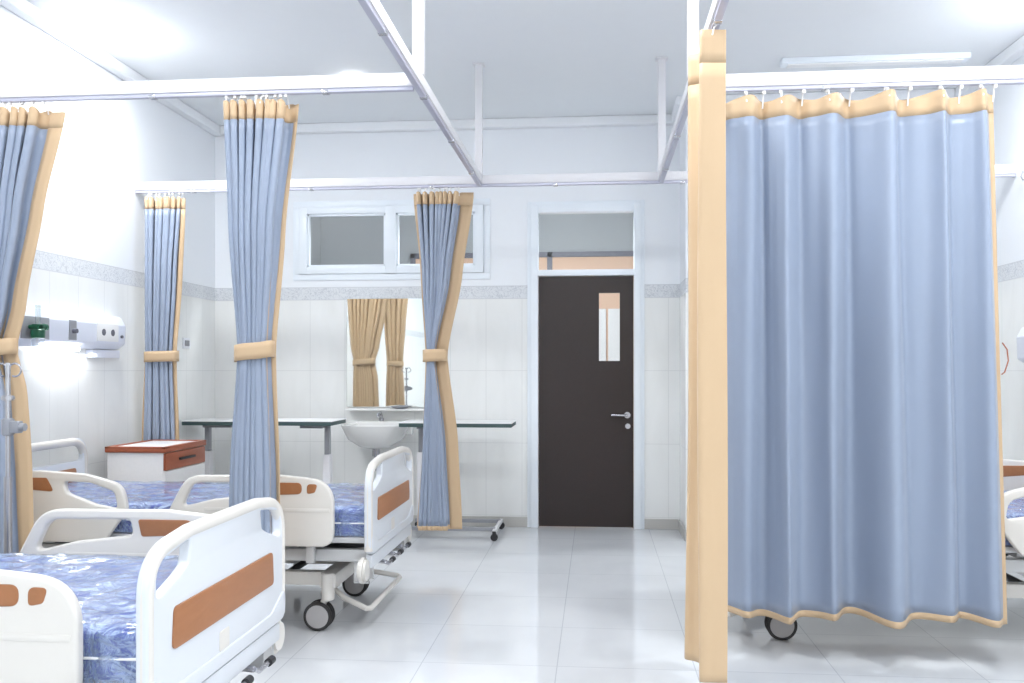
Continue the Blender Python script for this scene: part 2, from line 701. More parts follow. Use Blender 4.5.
child('vision_pane', bm, M['glass'], dn)
bm = bmesh.new()
box(bm, lx0, lx1, YB + 0.02, YB + 0.026, 2.125, 2.60)
child('transom_pane', bm, M['glass'], dn)
bm = bmesh.new()
hx = 0.255
cyl(bm, (hx, y0, 0.93), (hx, y0 - 0.012, 0.93), 0.026)
cyl(bm, (hx, y0, 0.93), (hx, y0 - 0.05, 0.93), 0.009)
tube(bm, [(hx, y0 - 0.05, 0.93), (hx - 0.03, y0 - 0.055, 0.93), (hx - 0.13, y0 - 0.05, 0.932)], 0.009)
cyl(bm, (hx + 0.005, y0, 0.84), (hx + 0.005, y0 - 0.014, 0.84), 0.022)
child('door_handle', bm, M['steel'], dn)

# the corridor behind the glass
bm = bmesh.new()
box(bm, XL, XR, YC, YC + T, 0, H)
struct('wall_corridor', bm, M['corr'])
bm = bmesh.new()
box(bm, XL - T, XL, YB + T, YC, 0, H)
struct('wall_corridor_left', bm, M['corr'])
bm = bmesh.new()
box(bm, XR, XR + T, YB + T, YC, 0, H)
struct('wall_corridor_right', bm, M['corr'])
bm = bmesh.new()
box(bm, -2.1, 1.3, YC - 0.03, YC, 0.0, 2.60, 0.003)
struct('trim_6', bm, M['peach'])
bm = bmesh.new()
box(bm, -2.16, 1.36, YC - 0.045, YC, 2.60, 2.66, 0.003)
box(bm, -2.16, -2.1, YC - 0.045, YC, 0, 2.66, 0.003)
box(bm, 1.3, 1.36, YC - 0.045, YC, 0, 2.66, 0.003)
box(bm, -0.56, -0.5, YC - 0.045, YC, 0, 2.66, 0.003)
struct('trim_7', bm, M['dark_line'])

bm = bmesh.new()
box(bm, WX(596, YC) , WX(606, YC), YC - 0.06, YC - 0.045, 0.0, 2.0, 0.003)
box(bm, WX(608, YC) , WX(630, YC), YC - 0.06, YC - 0.045, 0.0, 2.0, 0.003)
struct('trim_8', bm, M['white'])

# ------------------------------------------------------------------ curtain rails
ZR = 2.55      # underside of the track
YX, YXR, YBK = 3.97, 4.12, 6.10
RXL, RXR = -0.79, 0.435


def rail(name, label, p0, p1, axis, hangers, ftop=0.058):
    t = thing(name, label, 'curtain rail', ((p0[0] + p1[0]) / 2, (p0[1] + p1[1]) / 2, ZR))
    w = 0.021
    bm = bmesh.new()
    if axis == 'x':
        box(bm, p0[0], p1[0], p0[1] - w, p0[1] + w, ZR + 0.018, ZR + 0.018 + ftop, 0.003)
    else:
        box(bm, p0[0] - w, p0[0] + w, p0[1], p1[1], ZR + 0.018, ZR + 0.018 + ftop, 0.003)
    child('rail_beam', bm, M['rail'], t)
    bm = bmesh.new()
    if axis == 'x':
        box(bm, p0[0], p1[0], p0[1] - 0.014, p0[1] + 0.014, ZR, ZR + 0.019, 0.003)
    else:
        box(bm, p0[0] - 0.014, p0[0] + 0.014, p0[1], p1[1], ZR, ZR + 0.019, 0.003)
    child('rail_track', bm, M['track'], t)
    for hx, hy in hangers:
        bm = bmesh.new()
        box(bm, hx - 0.025, hx + 0.025, hy - 0.025, hy + 0.025, ZR + 0.018 + ftop, H, 0.003)
        box(bm, hx - 0.04, hx + 0.04, hy - 0.04, hy + 0.04, H - 0.008, H, 0.002)
        child('hanger_post', bm, M['rail'], t)
    n = int(max(abs(p1[0] - p0[0]), abs(p1[1] - p0[1])) / 0.75)
    for i in range(n):
        f = (i + 0.5) / n
        x, y = p0[0] + (p1[0] - p0[0]) * f, p0[1] + (p1[1] - p0[1]) * f
        bm = bmesh.new()
        box(bm, x - 0.016, x + 0.016, y - 0.016, y + 0.016, ZR - 0.003, ZR + 0.012, 0.002)
        child('rail_clip', bm, M['steel'], t)
    return t


GR = 'white suspended curtain rails'
rail('curtain_rail', 'long white ceiling-hung rail running in depth on the left of the aisle', (RXL, 0.5), (RXL, YBK - 0.023), 'y',
     [(RXL, YX), (RXL, YBK - 0.048), (RXL, 2.0)], 0.05)
rail('curtain_rail', 'white ceiling-hung rail running in depth on the right of the aisle with the beige curtain', (RXR, 0.5), (RXR, YBK - 0.023), 'y',
     [(RXR, YXR), (RXR, YBK - 0.048), (RXR, 2.0)], 0.05)
rail('curtain_rail', 'white rail across the front left, holding two tied curtains', (XL, YX), (RXL - 0.022, YX), 'x', [])
rail('curtain_rail', 'white rail holding the wide open blue curtain on the right', (RXR + 0.022, YXR), (XR, YXR), 'x', [])
rail('curtain_rail', 'farthest white rail crossing the whole room before the window and door', (XL, YBK), (XR, YBK), 'x', [])
rail('curtain_rail', 'near left cross rail, reflected in the mirror', (XL, 1.9), (RXL - 0.022, 1.9), 'x', [])

# ------------------------------------------------------------------ curtains


def sm(t):
    return t * t * (3 - 2 * t)


def interp(keys, z, k):
    if z >= keys[0][0]:
        return keys[0][k]
    for a, b2 in zip(keys, keys[1:]):
        if z >= b2[0]:
            t = (a[0] - z) / (a[0] - b2[0])
            t = 0.6 * t + 0.4 * sm(t)
            return a[k] + (b2[k] - a[k]) * t
    return keys[-1][k]


def sub_mesh(name, P, i0, i1, j0, j1, mats, parent, flip=False, thick=0.003):
    bm = bmesh.new()
    V = {}
    for i in range(i0, i1 + 1):
        for j in range(j0, j1 + 1):
            V[i, j] = bm.verts.new(P[i][j])
    for i in range(i0, i1):
        for j in range(j0, j1):
            f = (V[i, j], V[i, j + 1], V[i + 1, j + 1], V[i + 1, j])
            bm.faces.new(f if not flip else tuple(reversed(f)))
    me = bpy.data.meshes.new(name)
    bm.to_mesh(me)
    bm.free()
    o = link(name, me, mats, parent, True, 60)
    md = o.modifiers.new('thickness', 'SOLIDIFY')
    md.thickness = thick
    md.offset = -1
    md.material_offset = 1 if len(mats) > 1 else 0
    md.material_offset_rim = 1 if len(mats) > 1 else 0
    return o


def curtain(label, Y, keys, folds, hem_l, hem_r, tie=None, hooks=10, group=None, phase=0.0, head=0.088, foot=0.03, seed=1, ztop=2.52, zbot=0.19):
    """gathered curtain on a rail across the room. keys: (z, x_left, x_right, amplitude) from the top down; columns run left to right"""
    rnd = random.Random(seed)
    nu = folds * 12
    cx = (keys[0][1] + keys[0][2]) / 2
    t = thing('hospital_curtain', label, 'curtain', (cx, Y, zbot), 0, group)
    # uneven fold widths
    wts = [1 + rnd.uniform(-0.45, 0.6) for _ in range(folds)]
    tot = sum(wts)
    cum = [0]
    for w in wts:
        cum.append(cum[-1] + w / tot)
    amps = [1 + rnd.uniform(-0.35, 0.3) for _ in range(folds + 1)]

    zs = [ztop, ztop - 0.03, ztop - 0.06, ztop - head]
    nz = 44
    for k in range(1, nz + 1):
        zs.append(ztop - head - (ztop - head - zbot - foot) * k / nz)
    zs.append(zbot)
    P = []
    hl, hr = hem_l, hem_r
    us = [i / nu for i in range(nu + 1)]
    cols = []
    for i, u in enumerate(us):
        fi = u * folds
        k = min(int(fi), folds - 1)
        f = fi - k
        uw = cum[k] + (cum[k + 1] - cum[k]) * f
        cols.append((uw, fi))
    for i, (uw, fi) in enumerate(cols):
        row = []
        k = min(int(fi), folds - 1)
        a = amps[k] * (1 - (fi - k)) + amps[k + 1] * (fi - k)
        for j, z in enumerate(zs):
            xl, xr, am = interp(keys, z, 1), interp(keys, z, 2), interp(keys, z, 3)
            ph = 2 * PI * fi + phase + 0.35 * math.sin(z * 1.7 + seed)
            y = am * a * math.cos(ph)
            am *= 1.3
            x = xl + hl + (xr - hr - xl - hl) * uw + 0.35 * am * math.sin(2 * ph) * 0.6
            y += 0.012 * noise.noise(Vector((fi * 0.6, z * 1.3, seed)))
            zz = z
            if j == 0:
                zz = z - 0.018 * (0.5 - 0.5 * math.cos(2 * ph))
            row.append(Vector((x - cx, y, zz - zbot)))
        P.append(row)
    # hems as flat strips turning outward
    def strip(side):
        nonlocal P
        rows = []
        w = hl if side < 0 else hr
        if w <= 0:
            return 0
        base = P[0] if side < 0 else P[-1]
        n = 3
        for q in range(1, n + 1):
            rr = []
            for j, z in enumerate(zs):
                p = base[j]
                rr.append(Vector((p.x + side * w * q / n, p.y + 0.014 * math.sin(z * 3 + seed) * q / n, p.z)))
            rows.append(rr)
        if side < 0:
            P = list(reversed(rows)) + P
        else:
            P = P + rows
        return n
    n_l = strip(-1)
    n_r = strip(1)
    last = len(P) - 1
    i0, i1 = n_l, last - n_r
    jh = 3
    jb = len(zs) - 2
    bl, be = M['blue'], M['beige']
    sub_mesh('cloth', P, i0, i1, jh, jb, [bl, be], t)
    o = sub_mesh('header_band', P, 0, last, 0, jh, [be], t)
    tag(o, 'beige top band')
    o = sub_mesh('bottom_hem', P, i0, i1, jb, jb + 1, [be], t)
    tag(o, 'beige bottom edge')
    if n_l:
        tag(sub_mesh('side_hem', P, 0, i0, jh, jb + 1, [be], t), 'beige side edge')
    if n_r:
        tag(sub_mesh('side_hem', P, i1, last, jh, jb + 1, [be], t), 'beige side edge')
    # hooks and runners
    for q in range(hooks):
        i = int(round((q + 0.5) / hooks * last)) if hooks > 1 else 0
        p = P[i][0]
        bm = bmesh.new()
        zt = ZR - zbot
        tube(bm, [(p.x, 0, zt), (p.x, p.y * 0.6, (zt + p.z) / 2), (p.x, p.y, p.z - 0.02)], 0.003, 6)
        box(bm, p.x - 0.006, p.x + 0.006, -0.008, 0.008, zt - 0.012, zt + 0.004)
        obj('hook', bm, M['white'], t)
    if tie:
        z0, hgt, slope = tie
        xl, xr, am = interp(keys, z0, 1), interp(keys, z0, 2), interp(keys, z0, 3)
        bm = bmesh.new()
        n = 36
        rx, ry = (xr - xl) / 2 + 0.004, am * 1.15 + 0.008
        ccx = (xl + xr) / 2 - cx
        ring = []
        for k in range(n):
            a = 2 * PI * k / n
            ca_, sa_ = math.cos(a), math.sin(a)
            x = ccx + rx * math.copysign(abs(ca_) ** 0.6, ca_)
            y = ry * math.copysign(abs(sa_) ** 0.6, sa_)
            dz = slope * ca_
            ring.append([bm.verts.new((x, y, z0 - zbot + dz + h2)) for h2 in (-hgt / 2, -hgt / 6, hgt / 6, hgt / 2)])
        for k in range(n):
            A, B = ring[k], ring[(k + 1) % n]
            for q in range(3):
                bm.faces.new((A[q], B[q], B[q + 1], A[q + 1]))
        o = obj('tieback', bm, be, t)
        md = o.modifiers.new('thickness', 'SOLIDIFY')
        md.thickness = 0.003
        md.offset = 1
        for p_ in o.data.polygons:
            p_.use_smooth = abs(p_.normal.z) < 0.5
        tag(o, 'beige tieback')
    return t


GC = 'tied back blue hospital curtains'
# tied curtain in the middle of the front left rail
Y = YX
curtain('blue curtain gathered by a beige tieback, the nearest full one, right behind the front bed', Y,
        [(2.51, WX(224, Y), WX(294, Y), 0.045), (1.95, WX(229, Y), WX(280, Y), 0.045), (1.39, WX(237, Y), WX(272, Y), 0.035),
         (0.8, WX(230, Y), WX(276, Y), 0.045), (0.19, WX(226, Y), WX(278, Y), 0.05)],
        8, 0.012, 0.02, (1.385, 0.075, 0.012), 10, GC, 0.4, seed=3)
# left one, cut by the frame
curtain('blue tied curtain at the left edge of the frame with a wide beige border', Y,
        [(2.51, WX(-62, Y), WX(61, Y), 0.045), (2.05, WX(-55, Y), WX(42, Y), 0.045), (1.6, WX(-48, Y), WX(25, Y), 0.045), (1.40, WX(-40, Y), WX(14, Y), 0.04), (1.2, WX(-41, Y), WX(22, Y), 0.045),
         (0.8, WX(-42, Y), WX(25, Y), 0.045), (0.19, WX(-45, Y), WX(29, Y), 0.05)],
        9, 0.02, 0.075, (1.40, 0.075, 0.012), 12, GC, 1.0, seed=5)
Y = YBK
curtain('small far blue curtain tied back near the left wall above the bedside cabinet', Y,
        [(2.50, WX(146, Y), WX(187, Y), 0.04), (1.95, WX(146, Y), WX(182, Y), 0.04), (1.42, WX(146, Y), WX(177, Y), 0.035),
         (0.8, WX(145, Y), WX(181, Y), 0.04), (0.19, WX(144, Y), WX(184, Y), 0.045)],
        8, 0.015, 0.03, (1.395, 0.075, 0.004), 9, GC, 2.0, seed=8)
curtain('far blue tied curtain with beige borders hanging in front of the high window', Y,
        [(2.50, WX(412, Y), WX(473, Y), 0.04), (1.95, WX(419, Y), WX(461, Y), 0.04), (1.40, WX(424, Y), WX(446, Y), 0.03),
         (0.8, WX(420, Y), WX(456, Y), 0.04), (0.205, WX(415, Y), WX(461, Y), 0.045)],
        8, 0.03, 0.085, (1.40, 0.085, 0.004), 12, GC, 0.2, seed=12, zbot=0.205)
# near left cross rail, seen in the mirror
Y = 1.9
curtain('tied curtain near the left wall beside the front bed, seen as a brownish reflection', Y,
        [(2.51, -3.12, -2.72, 0.045), (1.95, -3.08, -2.76, 0.045), (1.39, -3.04, -2.80, 0.035), (0.8, -3.06, -2.78, 0.04), (0.19, -3.07, -2.77, 0.045)],
        7, 0.02, 0.05, (1.39, 0.075, 0.0), 8, GC, 0.6, seed=15)

# wide open curtain on the right
Y = YXR


def wide_curtain():
    zt, zb = 2.525, 0.19
    x0, x1 = WX(718, Y), WX(997, Y)
    t = thing('hospital_curtain', 'wide blue curtain drawn closed around the right bay, with beige top and bottom borders', 'curtain', ((x0 + x1) / 2, Y, zb))
    cx = (x0 + x1) / 2
    nu = 240
    zs = [zt, zt - 0.03, zt - 0.06, zt - 0.095]
    for k in range(1, 51):
        zs.append(zt - 0.095 - (zt - 0.095 - zb - 0.03) * k / 50)
    zs.append(zb)
    cen = [0.02, 0.10, 0.17, 0.235, 0.31, 0.40, 0.49, 0.60, 0.70, 0.80, 0.875, 0.94, 1.0]  # where the runners hang

    def prof(u, z):
        tot = 0.0
        for k in range(-4, 5):
            tot += prof_raw(min(1.0, max(0.0, u + k * 0.005)), z)
        return tot / 9.0

    def prof_raw(u, z):
        ph = 0.0
        # ridge/valley phase from runner spacing
        for k in range(len(cen) - 1):
            if u <= cen[k + 1]:
                f = (u - cen[k]) / (cen[k + 1] - cen[k])
                ph = PI * (k + max(0, f))
                break
        up = (z - zb) / (zt - zb)
        amp = (0.046 + 0.022 * (1 - up)) * (1.0 - 0.25 * math.sin(u * 9))
        v = math.cos(ph) * amp * (1.0 - 0.0)
        v += 0.020 * math.cos(2 * ph + 1.1 + 2 * u) * (0.6 + 0.4 * up)
        v += 0.005 * math.cos(4.3 * ph + 5 * u)
        v += 0.030 * math.sin(5.3 * u * PI + 0.6) * (1 - up)
        v += 0.010 * noise.noise(Vector((u * 22, z * 0.8, 4.2)))
        return v
    P = []
    for i in range(nu + 1):
        u = i / nu
        row = []
        for j, z in enumerate(zs):
            fl = (1 - (z - zb) / (zt - zb))
            x = x0 + (x1 - x0) * u + fl * (0.045 * u) + 0.008 * math.sin(u * 40 + z)
            y = prof(u, z)
            zz = z
            if j == 0:
                zz = z - 0.02 * (0.5 - 0.5 * math.cos(2 * PI * u * 6 + 2.2))
            if j >= len(zs) - 2:
                zz = z + 0.006 * math.sin(u * 16 + 1.0)
            row.append(Vector((x - cx, y, zz - zb)))
        P.append(row)
    jh, jb = 3, len(zs) - 2
    ie = nu - 5
    sub_mesh('cloth', P, 0, ie, jh, jb, [M['blue'], M['beige']], t)
    tag(sub_mesh('header_band', P, 0, nu, 0, jh, [M['beige']], t), 'beige top band')
    tag(sub_mesh('bottom_hem', P, 0, ie, jb, jb + 1, [M['beige']], t), 'beige bottom edge')
    tag(sub_mesh('side_hem', P, ie, nu, jh, jb + 1, [M['beige']], t), 'beige side edge')
    for u in cen:
        i = int(u * nu)
        p = P[i][0]
        bm = bmesh.new()
        ztt = ZR - zb
        tube(bm, [(p.x, 0, ztt), (p.x, p.y * 0.6, (ztt + p.z) / 2), (p.x, p.y, p.z - 0.03)], 0.0035, 6)
        box(bm, p.x - 0.007, p.x + 0.007, -0.009, 0.009, ztt - 0.014, ztt + 0.004)
        obj('hook', bm, M['white'], t)
    bm = bmesh.new()
    p = P[nu][30]
    z0 = 1.36 - zb
    tube(bm, [(p.x, 0, z0 + 0.06), (p.x + 0.018, -0.005, z0 + 0.03), (p.x + 0.022, -0.008, z0 - 0.02), (p.x + 0.01, 0, z0 - 0.07), (p.x - 0.003, 0, z0 - 0.08)], 0.003, 6)
    tag(obj('tie_loop', bm, M['cab_wood'], t), 'thin brown loop')


wide_curtain()


def side_curtain():
    """gathered on the rail right of the aisle, its lining and beige border turned to the aisle"""
    ca, sa = math.cos(YAW), math.sin(YAW)

    def pt(px, s):
        tt = (px - 512) / F
        return Vector((s * (-sa + tt * ca), s * (ca + tt * sa)))
    pth = [pt(727, 3.26), pt(712, 3.262), pt(699, 3.275), pt(700, 3.36), pt(705, 3.45), pt(697, 3.50), pt(686, 3.53), pt(688, 3.60), pt(700, 3.66), pt(707, 3.70),
           pt(700, 3.76), pt(690, 3.80), pt(700, 3.84), pt(712, 3.86)]
    # smooth resample
    fine = []
    n = len(pth)
    for i in range(n - 1):
        a, b2, c, d = pth[max(i - 1, 0)], pth[i], pth[i + 1], pth[min(i + 2, n - 1)]
        for k in range(8):
            q = k / 8
            fine.append(0.5 * ((2 * b2) + (c - a) * q + (2 * a - 5 * b2 + 4 * c - d) * q * q + (3 * b2 - a - 3 * c + d) * q ** 3))
    fine.append(pth[-1])
    zt, zb = 2.535, 0.165
    cx, cy = RXR, 3.45
    t = thing('hospital_curtain', 'beige-backed curtain edge bunched on the aisle rail left of the wide blue curtain', 'curtain', (cx, cy, zb))
    zs = [zt, zt - 0.03, zt - 0.08, zt - 0.12] + [zt - 0.12 - (zt - 0.15 - zb) * k / 40 for k in range(1, 41)] + [zb]
    P = []
    for i, p in enumerate(fine):
        row = []
        for j, z in enumerate(zs):
            g = 0.86 + 0.14 * (1 - (z - zb) / (zt - zb))
            mid = RXR + 0.02
            x = mid + (p.x - mid) * (g if i > 18 else 1.0) + 0.004 * math.sin(z * 2.3 + i * 0.1)
            row.append(Vector((x - cx, p.y - cy + 0.006 * math.sin(z * 3.1 + i * 0.15), z - zb)))
        P.append(row)
    jh, jb = 3, len(zs) - 2
    last = len(P) - 1
    # path runs right to left seen from the camera, so flip to face the aisle
    sub_mesh('cloth', P, 34, last, jh, jb + 1, [M['beige'], M['blue']], t, flip=True)
    tag(sub_mesh('side_hem', P, 0, 34, jh, jb + 1, [M['beige'], M['beige']], t, flip=True), 'wide beige side border')
    tag(sub_mesh('header_band', P, 0, last, 0, jh, [M['beige'], M['beige']], t, flip=True), 'beige top band')
    for q in range(5):
        p = P[int(8 + q * 22)][0]
        bm = bmesh.new()
        zz = ZR - zb
        tube(bm, [(0, p.y, zz), (p.x * 0.6, p.y, (zz + p.z) / 2), (p.x, p.y, p.z - 0.02)], 0.003, 6)
        obj('hook', bm, M['white'], t)


side_curtain()

# ------------------------------------------------------------------ beds
# local frame: foot board outer face at x = 0, head at x = -2.12, sides at y = +-0.5


def make_bed():
    t = thing('hospital_bed', 'bed', 'hospital bed')
    hw = 0.505
    # footboard
    outer = rounded([(-hw, 0.405, 0.06), (-hw, 0.83, 0.13), (-0.25, 0.858, 0.2), (0.25, 0.858, 0.2), (hw, 0.83, 0.13), (hw, 0.405, 0.06)], 0.1, 10)
    holes = []
    for s in (-1, 1):
        h = [(s * 0.455, 0.705, 0.02), (s * 0.455, 0.80, 0.07), (s * 0.262, 0.832, 0.012), (s * 0.275, 0.765, 0.02), (s * 0.33, 0.742, 0.02)]
        holes.append(rounded(h, 0.02, 5))
    mid = rounded([(-0.21, 0.822, 0.01), (-0.235, 0.775, 0.02), (-0.16, 0.80, 0.02)], 0.01, 3)
    fb = obj('footboard', plate([outer] + holes, 0.016, 0.006, 'YZ', -0.028), M['abs2'], t)
    bm = bmesh.new()
    path = [(-0.028, y, z) for y, z in rounded([(-hw + 0.02, 0.425, 0), (-hw + 0.02, 0.822, 0.13), (-0.25, 0.85, 0.2), (0.25, 0.85, 0.2), (hw - 0.02, 0.822, 0.13), (hw - 0.02, 0.425, 0)], 0.1, 10)]
    tube(bm, path, 0.021, 12)
    obj('rim', bm, M['abs'], fb)
    ins = rounded([(-0.375, 0.555, 0.02), (-0.365, 0.668, 0.02), (0.365, 0.668, 0.02), (0.375, 0.555, 0.02)], 0.02, 6)
    tag(obj('insert_panel', plate([ins], 0.003, 0.001, 'YZ', -0.0095), M['insert'], fb), 'brown insert panel')
    low = rounded([(-hw + 0.01, 0.408, 0.05), (-hw + 0.01, 0.52, 0.03), (-0.36, 0.455, 0.1), (0.36, 0.455, 0.1), (hw - 0.01, 0.52, 0.03), (hw - 0.01, 0.408, 0.05)], 0.02, 8)
    bm = bmesh.new()
    box(bm, -0.05, -0.014, -0.46, 0.46, 0.335, 0.402, 0.012)
    obj('end_beam', bm, M['abs2'], t)
    obj('skirt_panel', plate([low], 0.014, 0.005, 'YZ', -0.021), M['abs2'], fb)
    # headboard
    outer = rounded([(-hw, 0.40, 0.02), (-hw, 0.89, 0.12), (hw, 0.89, 0.12), (hw, 0.40, 0.02)], 0.1, 10)
    hole = rounded([(-0.455, 0.755, 0.03), (-0.455, 0.85, 0.045), (0.455, 0.85, 0.045), (0.455, 0.755, 0.03)], 0.03, 6)
    hb = obj('headboard', plate([outer, hole], 0.016, 0.006, 'YZ', -2.05), M['abs2'], t)
    bm = bmesh.new()
    path = [(-2.05, y, z) for y, z in rounded([(-hw + 0.02, 0.42, 0), (-hw + 0.02, 0.87, 0.13), (hw - 0.02, 0.87, 0.13), (hw - 0.02, 0.42, 0)], 0.1, 10)]
    tube(bm, path, 0.024, 12)
    obj('rim', bm, M['abs'], hb)
    ins = rounded([(-0.38, 0.60, 0.02), (-0.37, 0.715, 0.02), (0.37, 0.715, 0.02), (0.38, 0.60, 0.02)], 0.02, 6)
    tag(obj('insert_panel', plate([ins], 0.003, 0.001, 'YZ', -2.0305), M['insert'], hb), 'brown insert panel')
    # side rails
    for s in (-1, 1):
        y = s * 0.492
        o1 = rounded([(-0.195, 0.445, 0.07), (-0.195, 0.765, 0.17), (-0.45, 0.79, 0.2), (-0.93, 0.785, 0.12), (-1.03, 0.60, 0.05), (-1.0, 0.56, 0.02), (-0.86, 0.445, 0.06)], 0.1, 10)
        h1 = rounded([(-0.585, 0.752, 0.02), (-0.575, 0.695, 0.02), (-0.80, 0.668, 0.05), (-0.955, 0.63, 0.02), (-0.90, 0.75, 0.07)], 0.02, 8)
        r = obj('side_rail', plate([o1, h1], 0.018, 0.010, 'XZ', y), M['abs'], t)
        i1 = rounded([(-0.350, 0.755, 0.025), (-0.350, 0.700, 0.025), (-0.54, 0.692, 0.012), (-0.555, 0.755, 0.01)], 0.02, 6)
        tag(obj('insert_panel', plate([i1], 0.0205, 0.002, 'XZ', y), M['insert'], r), 'brown insert')
        i2 = rounded([(-0.272, 0.748, 0.012), (-0.285, 0.708, 0.015), (-0.325, 0.70, 0.012), (-0.325, 0.750, 0.02)], 0.02, 6)
        tag(obj('insert_panel', plate([i2], 0.0205, 0.002, 'XZ', y), M['insert'], r), 'small brown insert')
        rb = bmesh.new()
        box(rb, -0.84, -0.21, y - 0.0215, y + 0.0215, 0.61, 0.632, 0.008)
        obj('grip_rib', rb, M['abs'], r)
        bm = bmesh.new()
        bm.free()
        for xx in (-0.32, -0.7):
            bm = bmesh.new()
            box(bm, xx - 0.02, xx + 0.02, y - 0.02 - s * 0.03, y + 0.01 - s * 0.03, 0.36, 0.47, 0.004)
            obj('rail_bracket', bm, M['metal'], r)
        # head section
        o2 = rounded([(-1.93, 0.445, 0.06), (-1.95, 0.78, 0.12), (-1.70, 0.80, 0.2), (-1.45, 0.785, 0.2), (-1.26, 0.735, 0.12), (-1.235, 0.61, 0.05), (-1.36, 0.445, 0.06)], 0.1, 10)
        h2 = rounded([(-1.565, 0.748, 0.03), (-1.55, 0.69, 0.04), (-1.40, 0.635, 0.03), (-1.285, 0.615, 0.02), (-1.30, 0.70, 0.05), (-1.43, 0.742, 0.05)], 0.02, 8)
        r2 = obj('side_rail', plate([o2, h2], 0.018, 0.010, 'XZ', y), M['abs'], t)
        i3 = rounded([(-1.86, 0.765, 0.02), (-1.65, 0.765, 0.015), (-1.61, 0.695, 0.015), (-1.86, 0.715, 0.02)], 0.02, 6)
        tag(obj('insert_panel', plate([i3], 0.0205, 0.002, 'XZ', y), M['insert'], r2), 'brown insert')
        bm = bmesh.new()
        bm.free()
        for xx in (-1.5, -1.8):
            bm = bmesh.new()
            box(bm, xx - 0.02, xx + 0.02, y - 0.02 - s * 0.03, y + 0.01 - s * 0.03, 0.36, 0.47, 0.004)
            obj('rail_bracket', bm, M['metal'], r2)
    # mattress
    bm = bmesh.new()
    box(bm, -2.01, -0.06, -0.435, 0.435, 0.485, 0.622, 0.03, 4)
    mt = obj('mattress', bm, M['mattress'], t)
    # film cover: open box of wrinkled sheet
    bm = bmesh.new()
    x0, x1, y0, y1, zt = -2.018, -0.053, -0.443, 0.443, 0.630
    nx, ny = 120, 54
    prof = []   # (y, z) path over the top from one lower edge to the other
    nn = 10
    for k in range(nn):
        prof.append((y0, 0.487 + (zt - 0.03 - 0.487) * k / nn))
    for k in range(5):
        a = PI / 2 * k / 4
        prof.append((y0 + 0.03 - 0.03 * math.cos(a), zt - 0.03 + 0.03 * math.sin(a)))
    for k in range(1, ny):
        prof.append((y0 + 0.03 + (y1 - y0 - 0.06) * k / ny, zt))
    for k in range(5):
        a = PI / 2 * k / 4
        prof.append((y1 - 0.03 + 0.03 * math.sin(a), zt - 0.03 + 0.03 * math.cos(a)))
    for k in range(1, nn + 1):
        prof.append((y1, zt - 0.03 - (zt - 0.03 - 0.487) * k / nn))
    V = []
    for i in range(nx + 1):
        x = x0 + (x1 - x0) * i / nx
        row = []
        for y, z in prof:
            q = Vector((x * 7, y * 7, z * 7))
            d = 0.012 * (0.5 - abs(noise.noise(q))) + 0.009 * (0.5 - abs(noise.noise(q * 2.7 + Vector((3, 1, 2)))))
            nrm = Vector((0, 0, 1)) if abs(y) < 0.42 else Vector((0, math.copysign(1, y), 0.3))
            p = Vector((x, y, z)) + nrm * d
            row.append(bm.verts.new(p))
        V.append(row)
    for i in range(nx):
        for k in range(len(prof) - 1):
            bm.faces.new((V[i][k], V[i + 1][k], V[i + 1][k + 1], V[i][k + 1]))
    for side in (0, nx):
        bm.faces.new(V[side] if side else list(reversed(V[side])))
    tag(obj('plastic_cover', bm, M['film'], mt, True, 80), 'clear wrinkled plastic cover')
    bm = bmesh.new()
    path = [(x0 + 0.0, -0.446, 0.552), (x1, -0.446, 0.552), (x1 + 0.003, 0.446, 0.552), (x0, 0.446, 0.552)]
    tube(bm, path, 0.004, 6, True)
    tag(obj('piping', bm, M['white'], mt), 'white seam')
    # deck and frames
    bm = bmesh.new()
    box(bm, -2.02, -0.05, -0.45, 0.45, 0.455, 0.483, 0.006)
    for xx in (-0.3, -0.85, -1.4, -1.9):
        box(bm, xx - 0.02, xx + 0.02, -0.40, 0.40, 0.42, 0.456, 0.004)
    obj('mattress_deck', bm, M['metal'], t)
    bm = bmesh.new()
    for s in (-1, 1):
        box(bm, -2.08, -0.03, s * 0.41 - 0.02, s * 0.41 + 0.02, 0.36, 0.42, 0.006)
    for xx in (-0.06, -0.62, -1.2, -2.04):
        box(bm, xx - 0.025, xx + 0.025, -0.41, 0.41, 0.36, 0.42, 0.006)
    for s in (-1, 1):
        box(bm, -0.045, -0.10, s * 0.40 - 0.05, s * 0.40 + 0.05, 0.27, 0.37, 0.01)
    obj('upper_frame', bm, M['metal'], t)
    bm = bmesh.new()
    for s in (-1, 1):
        box(bm, -1.86, -0.26, s * 0.30 - 0.03, s * 0.30 + 0.03, 0.215, 0.285, 0.012)
    for xx in (-0.27, -1.84):
        box(bm, xx - 0.045, xx + 0.045, -0.36, 0.36, 0.205, 0.285, 0.02)
    obj('base_frame', bm, M['abs'], t)
    for xx, dx in ((-0.52, -0.22), (-1.5, -0.22)):
        bm = bmesh.new()
        for s in (-1, 1):
            tube(bm, [(xx, s * 0.26, 0.25), (xx + dx, s * 0.26, 0.39)], 0.022, 10)
        cyl(bm, (xx, -0.3, 0.25), (xx, 0.3, 0.25), 0.018)
        cyl(bm, (xx + dx, -0.36, 0.39), (xx + dx, 0.36, 0.39), 0.018)
        obj('lift_linkage', bm, M['dark'], t)
    bm = bmesh.new()
    box(bm, -1.1, -0.78, -0.09, 0.03, 0.25, 0.34, 0.01)
    tube(bm, [(-0.8, -0.03, 0.29), (-0.12, -0.03, 0.38)], 0.02, 10)
    obj('lift_motor', bm, M['dark'], t)
